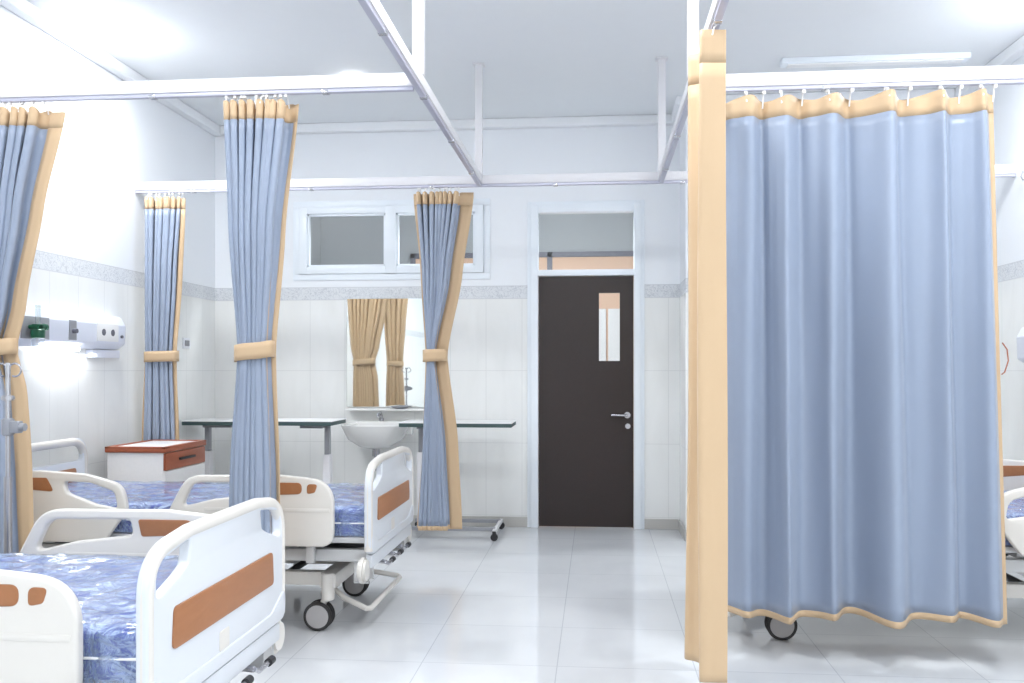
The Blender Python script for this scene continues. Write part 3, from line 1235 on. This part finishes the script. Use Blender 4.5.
    for (cx_, dxx) in ((-0.27, -0.045), (-1.84, -0.045)):
        for s in (-1, 1):
            cy_ = s * 0.345
            bm = bmesh.new()
            cyl(bm, (cx_, cy_, 0.15), (cx_, cy_, 0.285), 0.032, 0.034, 20, True, 0.004)
            # fork of two cheeks
            for q in (-1, 1):
                tube(bm, [(cx_, cy_ + q * 0.006, 0.165), (cx_ + dxx * 0.5, cy_ + q * 0.006, 0.14), (cx_ + dxx, cy_ + q * 0.006, 0.075)], [0.02, 0.016, 0.010], 8)
            ca_ = obj('caster', bm, M['abs'], t)
            bm = bmesh.new()
            for q in (-1, 1):
                cyl(bm, (cx_ + dxx, cy_ + q * 0.016, 0.0725), (cx_ + dxx, cy_ + q * 0.036, 0.0725), 0.0725, None, 36, True, 0.006)
            obj('tyre', bm, M['tyre'], ca_)
            bm = bmesh.new()
            for q in (-1, 1):
                cyl(bm, (cx_ + dxx, cy_ + q * 0.018, 0.0725), (cx_ + dxx, cy_ + q * 0.0395, 0.0725), 0.061, 0.056, 36, True, 0.002)
            obj('wheel_disc', bm, M['wheel'], ca_)
    # corner bumpers
    for xx in (-0.045, -2.08):
        for s in (-1, 1):
            bm = bmesh.new()
            cyl(bm, (xx - 0.025, s * 0.50, 0.335), (xx + 0.015, s * 0.50, 0.335), 0.062, None, 32, True, 0.012)
            obj('corner_bumper', bm, M['abs'], t)
    # pedal bar
    bm = bmesh.new()
    pts = [(-0.34, -0.2, 0.22), (-0.20, -0.30, 0.15), (-0.07, -0.36, 0.115), (-0.055, -0.33, 0.11), (-0.055, 0.0, 0.11), (-0.055, 0.33, 0.11), (-0.07, 0.36, 0.115), (-0.20, 0.30, 0.15), (-0.34, 0.2, 0.22)]
    tube(bm, pts, 0.014, 10)
    obj('pedal_bar', bm, M['abs'], t)
    # folding cranks under the footboard
    for yy in (-0.2, 0.0, 0.2):
        bm = bmesh.new()
        cyl(bm, (-0.30, yy, 0.335), (-0.01, yy, 0.315), 0.011)
        tube(bm, [(-0.01, yy, 0.315), (-0.005, yy + 0.03, 0.30), (-0.005, yy + 0.11, 0.30)], 0.009, 8)
        ck = obj('crank_handle', bm, M['steel'], t)
        bm = bmesh.new()
        cyl(bm, (-0.005, yy + 0.11, 0.30), (-0.005, yy + 0.155, 0.30), 0.014, None, 16, True, 0.003)
        obj('grip', bm, M['dark'], ck)
    bm = bmesh.new()
    cyl(bm, (-0.0135, 0.06, 0.48), (-0.008, 0.06, 0.48), 0.001)
    bm.free()
    bm = plate([rounded([(-0.07, 0.455, 0.008), (-0.07, 0.515, 0.008), (0.0, 0.515, 0.008), (0.0, 0.455, 0.008)], 0.01, 4)], 0.002, 0.001, 'YZ', -0.0115)
    obj('maker_plate', bm, M['abs'], fb)
    return t


bed1 = make_bed()
bed1.location = (-1.11, 2.67, 0)
tag(bed1, 'white hospital bed nearest the camera, its big footboard facing the aisle')
bed2 = copy_tree(bed1)
bed2.location = (-1.065, 4.745, 0)
tag(bed2, 'white hospital bed in the middle left, behind the tied curtain, casters showing')
for ch in bed2.children:
    if ch.name.startswith('side_rail') and ch.data.vertices[0].co.y > 0:
        ch.location.z -= 0.30
        ch.location.y -= 0.0
bed3 = copy_tree(bed1)
bed3.location = (0.575, 4.80, 0)
bed3.rotation_euler.z = PI
tag(bed3, 'white hospital bed mostly hidden behind the wide blue curtain on the right')
for o in (bed1, bed2, bed3):
    o['category'] = 'hospital bed'

# ------------------------------------------------------------------ IV pole behind the front bed
X = WX(8, 3.50)
t = thing('iv_pole', 'chrome drip pole with clamps before the left edge curtain', 'drip stand', (X, 3.50, 0))
bm = bmesh.new()
cyl(bm, (0, 0, 0.08), (0, 0, 0.86), 0.016, None, 20)
cyl(bm, (0, 0, 0.84), (0, 0, 1.33), 0.010, None, 16)
obj('pole', bm, M['steel'], t)
bm = bmesh.new()
cyl(bm, (0, 0, 1.175), (0, 0, 1.195), 0.026, None, 20, True, 0.004)
obj('collar', bm, M['steel'], t)
bm = bmesh.new()
cyl(bm, (0, 0, 1.03), (0, 0, 1.10), 0.024, None, 20, True, 0.004)
box(bm, 0.01, 0.055, -0.018, 0.018, 1.04, 1.09, 0.006)
cyl(bm, (0.05, 0, 1.065), (0.075, 0, 1.065), 0.016)
obj('clamp', bm, M['grey'], t)
for s in (-1, 1):
    bm = bmesh.new()
    pts = [(s * 0.0, 0, 1.325)] + [(s * (0.03 + 0.027 * math.sin(a)), 0, 1.30 - 0.0 + 0.027 * math.cos(a)) for a in [k * PI / 8 for k in range(-4, 10)]]
    tube(bm, pts, 0.004, 8)
    obj('hook', bm, M['steel'], t)
for k in range(5):
    a = 2 * PI * k / 5 + 0.3
    bm = bmesh.new()
    tube(bm, [(0, 0, 0.11), (0.1 * math.cos(a), 0.1 * math.sin(a), 0.09), (0.16 * math.cos(a), 0.16 * math.sin(a), 0.07)], 0.012, 8)
    lg = obj('leg', bm, M['steel'], t)
    bm = bmesh.new()
    c, s = math.cos(a), math.sin(a)
    cyl(bm, (0.16 * c - 0.01 * s, 0.16 * s + 0.01 * c, 0.03), (0.16 * c + 0.01 * s, 0.16 * s - 0.01 * c, 0.03), 0.03, None, 20, True, 0.004)
    cyl(bm, (0.16 * c, 0.16 * s, 0.05), (0.16 * c, 0.16 * s, 0.08), 0.007)
    obj('caster', bm, M['dark'], lg)

# ------------------------------------------------------------------ bedside cabinet
cx0, cx1, cy0, cy1, ct = -3.09, -2.69, 5.42, 6.02, 0.81
t = thing('bedside_cabinet', 'white bedside cabinet with brown wood edges in the left corner beyond the beds', 'bedside cabinet', ((cx0 + cx1) / 2, (cy0 + cy1) / 2, 0))
bm = bmesh.new()
box(bm, cx0 + 0.01, cx1 - 0.02, cy0 + 0.012, cy1 - 0.012, 0.06, ct - 0.03, 0.006)
child('body', bm, M['cab_white'], t)
bm = bmesh.new()
box(bm, cx0, cx1, cy0, cy1, ct - 0.032, ct - 0.004, 0.006)
for (a, b2, c, d) in ((cx0, cx1, cy0, cy0 + 0.035), (cx0, cx1, cy1 - 0.035, cy1), (cx0, cx0 + 0.03, cy0, cy1), (cx1 - 0.03, cx1, cy0, cy1)):
    box(bm, a, b2, c, d, ct - 0.006, ct + 0.006, 0.003)
tp = child('top', bm, M['cab_wood'], t)
tag(tp, 'brown wood top frame')
bm = bmesh.new()
box(bm, cx0 + 0.028, cx1 - 0.028, cy0 + 0.033, cy1 - 0.033, ct - 0.006, ct, 0.001)
io = child('inset_panel', bm, M['white'], t)
tag(io, 'white inset top surface')
bm = bmesh.new()
box(bm, cx1 - 0.022, cx1 - 0.003, cy0 + 0.015, cy1 - 0.015, ct - 0.145, ct - 0.036, 0.004)
dr = child('drawer', bm, M['cab_wood'], t)
tag(dr, 'brown wood drawer front')
bm = bmesh.new()
box(bm, -0.005, 0.012, -0.11, 0.11, -0.008, 0.008, 0.004)
hd = obj('handle', bm, M['dark'], dr)
hd.location = (cx1 - t.location.x, 0, ct - 0.085)
tag(hd, 'dark handle')
bm = bmesh.new()
box(bm, cx1 - 0.022, cx1 - 0.005, cy0 + 0.015, cy1 - 0.015, 0.10, ct - 0.30, 0.004)
child('door', bm, M['cab_white'], t)
bm = bmesh.new()
box(bm, cx1 - 0.022, cx1 - 0.005, cy0 + 0.015, cy1 - 0.015, ct - 0.262, ct - 0.15, 0.004)
child('panel', bm, M['cab_white'], t)
bm = bmesh.new()
box(bm, cx1 - 0.022, cx1 - 0.001, cy0 + 0.012, cy1 - 0.012, ct - 0.298, ct - 0.264, 0.004)
tag(child('trim_strip', bm, M['cab_wood'], t), 'brown strip')
for xx in (cx0 + 0.05, cx1 - 0.06):
    for yy in (cy0 + 0.06, cy1 - 0.06):
        bm = bmesh.new()
        cyl(bm, (xx, yy - 0.012, 0.025), (xx, yy + 0.012, 0.025), 0.025, None, 20)
        cyl(bm, (xx, yy, 0.03), (xx, yy, 0.065), 0.008)
        child('caster', bm, M['dark'], t)

# ------------------------------------------------------------------ bed head units


def head_unit(label, X, y0, y1, z0, z1, side, full):
    """side = +1: mounted on the left wall, facing +x"""
    t = thing('bed_head_unit', label, 'medical wall unit', (X, (y0 + y1) / 2, z0))
    Lh = (y1 - y0) / 2
    h = z1 - z0
    prof = [(0, 0.0), (0.05, 0.0), (0.10, 0.035), (0.105, h * 0.72), (0.07, h), (0, h)]
    prof = rounded([(a, b2, 0.018 if 0 < a else 0) for a, b2 in prof], 0.02, 4)
    bm = bmesh.new()
    n = 28
    rows = []
    for i in range(n + 1):
        y = -Lh + 2 * Lh * i / n
        rows.append(y)
    rows = sorted(set([-Lh, -Lh + 0.008, -Lh + 0.02, -Lh + 0.04, -Lh + 0.07, Lh - 0.07, Lh - 0.04, Lh - 0.02, Lh - 0.008, Lh]))
    R = []
    for y in rows:
        e2 = min(y + Lh, Lh - y)
        k = 1.0 if e2 >= 0.07 else math.sqrt(max(0.0, 1 - (1 - e2 / 0.07) ** 2))
        zc = h / 2
        R.append([bm.verts.new((side * a * (0.35 + 0.65 * k), y, zc + (b2 - zc) * (0.55 + 0.45 * k))) for a, b2 in prof])
    for A, B in zip(R, R[1:]):
        for k in range(len(prof)):
            q = (k + 1) % len(prof)
            bm.faces.new((A[k], A[q], B[q], B[k]))
    bm.faces.new(R[0])
    bm.faces.new(list(reversed(R[-1])))
    obj('housing', bm, M['panel'], t)
    return t


yc = 0.0
t = head_unit('long white unit on the left wall with green flowmeter, sockets and lit lamp', XL, 4.55, 5.82, 1.435, 1.655, 1, True)
OY = t.location.y


def wy(px, xoff=0.11):
    # depth of the left wall face at this column
    tt = (px - 512) / F
    ca, sa = math.cos(YAW), math.sin(YAW)
    s = (XL + xoff) / (-sa + tt * ca)
    return s * (ca + tt * sa) - OY


fx = 0.104
bm = bmesh.new()
box(bm, fx - 0.01, fx + 0.004, wy(98), wy(119), 0.05, 0.165, 0.003)
pl = obj('socket_plate', bm, M['white'], t)
for a, b2 in ((101, 107), (110, 116)):
    bm = bmesh.new()
    ym = (wy(a) + wy(b2)) / 2
    lathe(bm, [(0.0, 0), (0.02, 0.0), (0.022, 0.003), (0.022, 0.004)], (0, 0, 0), 16)
    bmesh.ops.transform(bm, matrix=Matrix.Translation((fx + 0.003, ym, 0.107)) @ Matrix.Rotation(PI / 2, 4, 'Y'), verts=bm.verts)
    obj('socket', bm, M['slot'], pl)
bm = bmesh.new()
box(bm, fx - 0.01, fx + 0.005, wy(70), wy(77), 0.045, 0.165, 0.003)
gp = obj('gas_outlet', bm, M['grey'], t)
bm = bmesh.new()
cyl(bm, (fx, wy(73.5), 0.10), (fx + 0.03, wy(73.5), 0.10), 0.014)
obj('outlet_nozzle', bm, M['slot'], gp)
bm = bmesh.new()
box(bm, fx - 0.01, fx + 0.003, wy(22), wy(50), 0.04, 0.165, 0.003)
obj('outlet_panel', bm, M['grey'], t)
bm = bmesh.new()
cyl(bm, (fx, wy(122), 0.085), (fx + 0.012, wy(122), 0.085), 0.01)
obj('button', bm, M['slot'], t)
bm = bmesh.new()
box(bm, 0.012, 0.085, wy(50), wy(84), -0.018, 0.006, 0.006)
o = obj('lamp_diffuser', bm, glow('unit_lamp', (0.96, 0.98, 1, 1), 14), t)
tag(o, 'lit lamp diffuser')
bm = bmesh.new()
box(bm, 0.0, 0.05, wy(90, 0.03), wy(117, 0.03), -0.055, -0.004, 0.004)
obj('lower_box', bm, M['panel'], t)
# oxygen flowmeter, plugged into the unit
gx = XL + 0.16
gy = wy(38, 0.16) + OY
t2 = thing('oxygen_flowmeter', 'green oxygen flowmeter with clear humidifier bottle plugged into the left wall unit', 'flowmeter', (gx, gy, 1.36))
bm = bmesh.new()
cyl(bm, (-0.05, 0, 0.18), (0.02, 0, 0.18), 0.012)
box(bm, -0.02, 0.02, -0.03, 0.04, 0.165, 0.195, 0.006)
cyl(bm, (0, 0.045, 0.18), (0, 0.075, 0.18), 0.02, None, 16, True, 0.004)
obj('valve_body', bm, M['green'], t2)
bm = bmesh.new()
cyl(bm, (0, 0, 0.19), (0, 0, 0.30), 0.014, None, 16)
obj('flow_tube', bm, glass('flow_glass', (0.85, 0.9, 0.9, 1), 0.2), t2)
bm = bmesh.new()
lathe(bm, [(0.02, 0.115), (0.036, 0.118), (0.038, 0.16), (0.03, 0.168), (0.014, 0.17)], (0, 0, 0), 24)
tag(obj('bottle_cap', bm, M['green'], t2), 'green screw cap')
bm = bmesh.new()
lathe(bm, [(0.0, 0.0), (0.025, 0.0), (0.033, 0.01), (0.033, 0.11), (0.028, 0.118)], (0, 0, 0), 24)
tag(obj('bottle', bm, glass('bottle_plastic', (0.9, 0.94, 0.98, 1), 0.22), t2), 'clear bottle')

t = head_unit('white wall unit on the right wall past the edge of the wide curtain', XR, 4.4, 5.90, 1.33, 1.57, -1, False)
bm = bmesh.new()
box(bm, -0.106, -0.09, -0.1, 0.1, 0.05, 0.165, 0.003)
obj('socket_plate', bm, M['white'], t)

# light switch on left wall near the corner
sy = 6.88
t = thing('light_switch', 'small white switch plate on the left wall by the far corner', 'light switch', (XL, sy, 1.47))
bm = bmesh.new()
box(bm, 0, 0.01, -0.06, 0.06, 0, 0.085, 0.003)
obj('plate', bm, M['switchp'], t)
bm = bmesh.new()
box(bm, 0.008, 0.016, -0.035, -0.003, 0.02, 0.065, 0.002)
obj('rocker', bm, M['grey'], t)
bm = bmesh.new()
box(bm, 0.008, 0.016, 0.003, 0.035, 0.02, 0.065, 0.002)
obj('rocker', bm, M['grey'], t)
# hook on the right wall
bm = bmesh.new()
tube(bm, [(0, 0, 0.03), (-0.02, 0, 0.03), (-0.03, 0, 0.0), (-0.02, 0, -0.02), (0, 0, -0.02), (0.0, 0, 0.0)], 0.005, 8)
hk = obj('curtain_hook', bm, M['grey'], None)
hk.location = (XR, 5.95, 2.52)
tag(hk, 'small grey hook high on the right wall beside the wide curtain', 'wall hook')

# ------------------------------------------------------------------ mirror, basin, over-bed tables
mx0, mx1, mz0, mz1 = -2.09, -1.36, 0.99, 1.90
t = thing('wall_mirror', 'frameless mirror above the washbasin reflecting brownish curtains', 'mirror', ((mx0 + mx1) / 2, YB, mz0))
bm = bmesh.new()
box(bm, mx0, mx1, YB - 0.014, YB - 0.008, mz0, mz1, 0.002)
child('mirror_glass', bm, M['mirror'], t, False)
bm = bmesh.new()
box(bm, mx0 + 0.01, mx1 - 0.01, YB - 0.008, YB, mz0 + 0.01, mz1 - 0.01)
child('backing', bm, M['grey'], t)
bm = bmesh.new()
box(bm, mx0 + 0.02, mx1 + 0.0, YB - 0.14, YB, 0.965, 0.975, 0.003)
sh = obj('mirror_shelf', bm, M['white'], None)
tag(sh, 'narrow white shelf under the wall mirror', 'shelf')
bm = bmesh.new()
lathe(bm, [(0.02, 0), (0.045, 0.006), (0.062, 0.022), (0.058, 0.024), (0.04, 0.012)], (0, 0, 0), 24, 1.3, 0.8)
o = obj('soap_dish', bm, M['grey'], None)
o.location = (-1.62, YB - 0.075, 0.976)
tag(o, 'small grey dish on the shelf under the mirror', 'dish')

bx, by = -1.78, 7.18
t = thing('washbasin', 'white wall-hung washbasin below the mirror behind the middle bed', 'washbasin', (bx, by, 0.66))
bm = bmesh.new()
prof = [(0.05, 0.0), (0.13, 0.02), (0.22, 0.08), (0.265, 0.17), (0.275, 0.195), (0.27, 0.205), (0.25, 0.20), (0.21, 0.11), (0.12, 0.055), (0.02, 0.045)]
rings = []
seg = 40
for r, z in prof:
    ring = []
    for k in range(seg):
        a = 2 * PI * k / seg
        c, s = math.cos(a), math.sin(a)
        x = r * math.copysign(abs(c) ** 0.75, c)
        y = 0.86 * r * math.copysign(abs(s) ** 0.75, s)
        ring.append(bm.verts.new((x, y, z)))
    rings.append(ring)
for A, B in zip(rings, rings[1:]):
    for k in range(seg):
        bm.faces.new((A[k], A[(k + 1) % seg], B[(k + 1) % seg], B[k]))
bm.faces.new(rings[0])
bm.faces.new(list(reversed(rings[-1])))
box(bm, -0.26, 0.26, 0.16, 0.25, 0.10, 0.215, 0.015)
obj('bowl', bm, M['ceramic'], t)
bm = bmesh.new()
cyl(bm, (0, 0.185, 0.20), (0, 0.185, 0.24), 0.02)
tube(bm, [(0, 0.185, 0.22), (0, 0.175, 0.26), (0, 0.14, 0.285), (0, 0.08, 0.28), (0, 0.06, 0.255)], 0.012, 10)
tube(bm, [(0, 0.185, 0.24), (0.0, 0.18, 0.27), (0.0, 0.17, 0.292)], 0.008, 8)
obj('tap', bm, M['steel'], t)
bm = bmesh.new()
cyl(bm, (0, 0, -0.06), (0, 0, 0.01), 0.03, None, 20)
tube(bm, [(0, 0, 0.0), (0, 0, -0.14), (0, 0.03, -0.17), (0, 0.07, -0.15), (0, 0.10, -0.11), (0, 0.25, -0.10)], 0.016, 10)
obj('waste_pipe', bm, M['steel'], t)


def overbed_table(label, x0, x1, y0, y1, z, col_x, by_=None, inset=0.07, th=0.03):
    fy0, fy1 = by_ or (y0, y1)
    t = thing('overbed_table', label, 'over-bed table', ((x0 + x1) / 2, (y0 + y1) / 2, 0))
    bm = bmesh.new()
    box(bm, x0, x1, y0, y1, z - 0.006, z, 0.002)
    child('table_top', bm, M['white'], t)
    bm = bmesh.new()
    box(bm, x0 + 0.004, x1 - 0.004, y0 + 0.004, y1 - 0.004, z - th - 0.005, z - 0.005, 0.004)
    o = child('top_edge', bm, M['teal_edge'], t)
    tag(o, 'dark table edge')
    ym = (y0 + y1) / 2
    bm = bmesh.new()
    box(bm, col_x - 0.018, col_x + 0.018, ym - 0.028, ym + 0.028, 0.42, z - th - 0.004, 0.004)
    box(bm, col_x - 0.03, col_x + 0.2 * (1 if col_x < (x0 + x1) / 2 else -1), ym - 0.04, ym + 0.04, z - th - 0.03, z - th - 0.003, 0.004)
    child('inner_column', bm, M['grey'], t)
    bm = bmesh.new()
    box(bm, col_x - 0.027, col_x + 0.027, ym - 0.038, ym + 0.038, 0.09, 0.66, 0.006)
    child('column', bm, M['rail'], t)
    bx0, bx1 = (x0 + 0.03, x1 - inset)
    for yy in (fy0 + 0.05, fy1 - 0.05):
        bm = bmesh.new()
        box(bm, bx0, bx1, yy - 0.016, yy + 0.016, 0.062, 0.09, 0.004)
        child('base_foot', bm, M['grey'], t)
    bm = bmesh.new()
    box(bm, col_x - 0.03, col_x + 0.03, fy0 + 0.03, fy1 - 0.03, 0.06, 0.092, 0.004)
    child('cross_bar', bm, M['grey'], t)
    bm = bmesh.new()
    ex = bx1 if col_x < (x0 + x1) / 2 else bx0
    box(bm, ex - 0.015, ex + 0.015, fy0 - 0.03, fy1 + 0.03, 0.06, 0.085, 0.006)
    child('end_bar', bm, M['rail'], t)
    for xx in (bx0 + 0.01, bx1):
        for yy in (fy0 - 0.02, fy1 + 0.02):
            bm = bmesh.new()
            cyl(bm, (xx, yy - 0.014, 0.028), (xx, yy + 0.014, 0.028), 0.028, None, 20, True, 0.004)
            box(bm, xx - 0.014, xx + 0.014, yy - 0.018, yy + 0.018, 0.035, 0.075, 0.005)
            child('caster', bm, M['dark'], t)
    return t


overbed_table('white-topped over-bed table by the left wall right of the far small curtain', -3.21, -2.66, 6.72, 7.08, 0.905, -3.07)
overbed_table('white-topped over-bed table left of the washbasin, column at its right end', -2.60, -1.94, 6.48, 6.88, 0.922, -2.03)
overbed_table('over-bed table between basin and door with its wheeled base reaching into the aisle', -1.50, -0.63, 6.74, 7.14, 0.90, -1.36, (6.82, 7.30), 0.14)

# ------------------------------------------------------------------ ceiling fixtures


def round_lamp(label, x, y, r, m, group=None, energy=None, cat='ceiling lamp'):
    t = thing('ceiling_lamp', label, cat, (x, y, H - 0.06), 0, group)
    bm = bmesh.new()
    lathe(bm, [(r * 0.5, 0.05), (r * 0.92, 0.05), (r * 0.92, 0.06), (r * 0.5, 0.06)], (0, 0, 0), 36)
    obj('housing', bm, M['white'], t)
    bm = bmesh.new()
    lathe(bm, [(r * 0.1, -0.04), (r * 0.5, -0.034), (r * 0.8, -0.016), (r * 0.97, 0.015), (r * 0.97, 0.035), (r * 0.9, 0.049)], (0, 0, 0), 36)
    obj('diffuser', bm, m, t)
    return t


def area(x, y, z, size, power, sy_=None, col=(0.95, 0.98, 1.0)):
    l = bpy.data.lights.new('lamp_light', 'AREA')
    l.energy = power
    l.color = col
    l.shape = 'RECTANGLE' if sy_ else 'DISK'
    l.size = size
    if sy_:
        l.size_y = sy_
    o = bpy.data.objects.new('lamp_light', l)
    o.location = (x, y, z)
    C.objects.link(o)
    return o


round_lamp('very bright round ceiling lamp close to the left wall', -2.93, 5.25, 0.15, M['lamp'])
round_lamp('bright round ceiling lamp close to the right wall', 2.42, 5.15, 0.15, M['lamp'])
t = round_lamp('tiny lit ceiling downlight showing just above the front left rail', WX(353, 6.2), 6.2, 0.045, M['spot'], cat='downlight')
area(-2.93, 5.25, H - 0.11, 0.28, 24)
area(2.42, 5.15, H - 0.11, 0.28, 24)

# surface-mounted batten above the right rail
t = thing('ceiling_batten', 'slim white fitting on the ceiling just above the right rail', 'ceiling fitting', (1.83, 6.15, H - 0.04))
bm = bmesh.new()
box(bm, -0.6, 0.6, -0.05, 0.05, 0.0, 0.04, 0.008)
obj('housing', bm, M['frame_white'], t)
bm = bmesh.new()
box(bm, -0.56, 0.56, -0.035, 0.035, -0.008, 0.003, 0.006)
obj('diffuser', bm, M['white'], t)

# unseen square panels, added for general light over the near part of the ward
for i, (x, y) in enumerate([(-2.1, 2.9), (-0.2, 3.2), (1.7, 2.9), (-2.1, 0.2), (-0.2, 0.2), (1.7, 0.2), (-0.2, -1.7)]):
    places = ['left of the aisle over the front bed', 'over the aisle ahead of the camera', 'right of the aisle before the wide curtain', 'left of the camera', 'above the camera', 'right of the camera', 'behind the camera']
    t = thing('fill_panel', 'unseen square light panel added ' + places[i], 'ceiling lamp', (x, y, H - 0.03))
    bm = bmesh.new()
    box(bm, -0.3, 0.3, -0.3, 0.3, 0.0, 0.03, 0.004)
    obj('housing', bm, M['white'], t)
    bm = bmesh.new()
    box(bm, -0.28, 0.28, -0.28, 0.28, -0.006, 0.001, 0.002)
    obj('diffuser', bm, M['fill_soft'], t)
    area(x, y, H - 0.045, 0.55, (16, 20, 32, 17, 20, 26, 18)[i], 0.55)

# unseen light added to brighten the corridor behind the glass
t = thing('fill_panel', 'unseen light panel added to brighten the corridor beyond the door', 'ceiling lamp', (-0.6, 7.95, H - 0.03))
bm = bmesh.new()
box(bm, -0.6, 0.6, -0.15, 0.15, 0.0, 0.03, 0.004)
obj('housing', bm, M['white'], t)
area(-0.6, 7.95, H - 0.045, 1.1, 72, 0.25)
# lamp of the left wall unit
o = area(XL + 0.06, 5.3, 1.405, 0.06, 0.7, 0.4)

# ------------------------------------------------------------------ world and view
w = bpy.data.worlds.new('world')
bpy.context.scene.world = w
w.use_nodes = True
w.node_tree.nodes['Background'].inputs[0].default_value = (0.8, 0.88, 1, 1)
w.node_tree.nodes['Background'].inputs[1].default_value = 0.3
sc = bpy.context.scene
sc.view_settings.view_transform = 'Standard'
sc.view_settings.look = 'None'
sc.view_settings.exposure = 0.15
sc.view_settings.gamma = 1.0
sc.view_settings.use_curve_mapping = False
sc.cycles.max_bounces = 10
sc.cycles.diffuse_bounces = 6
sc.cycles.transparent_max_bounces = 16
sc.cycles.sample_clamp_indirect = 6
sc.cycles.use_denoising = True
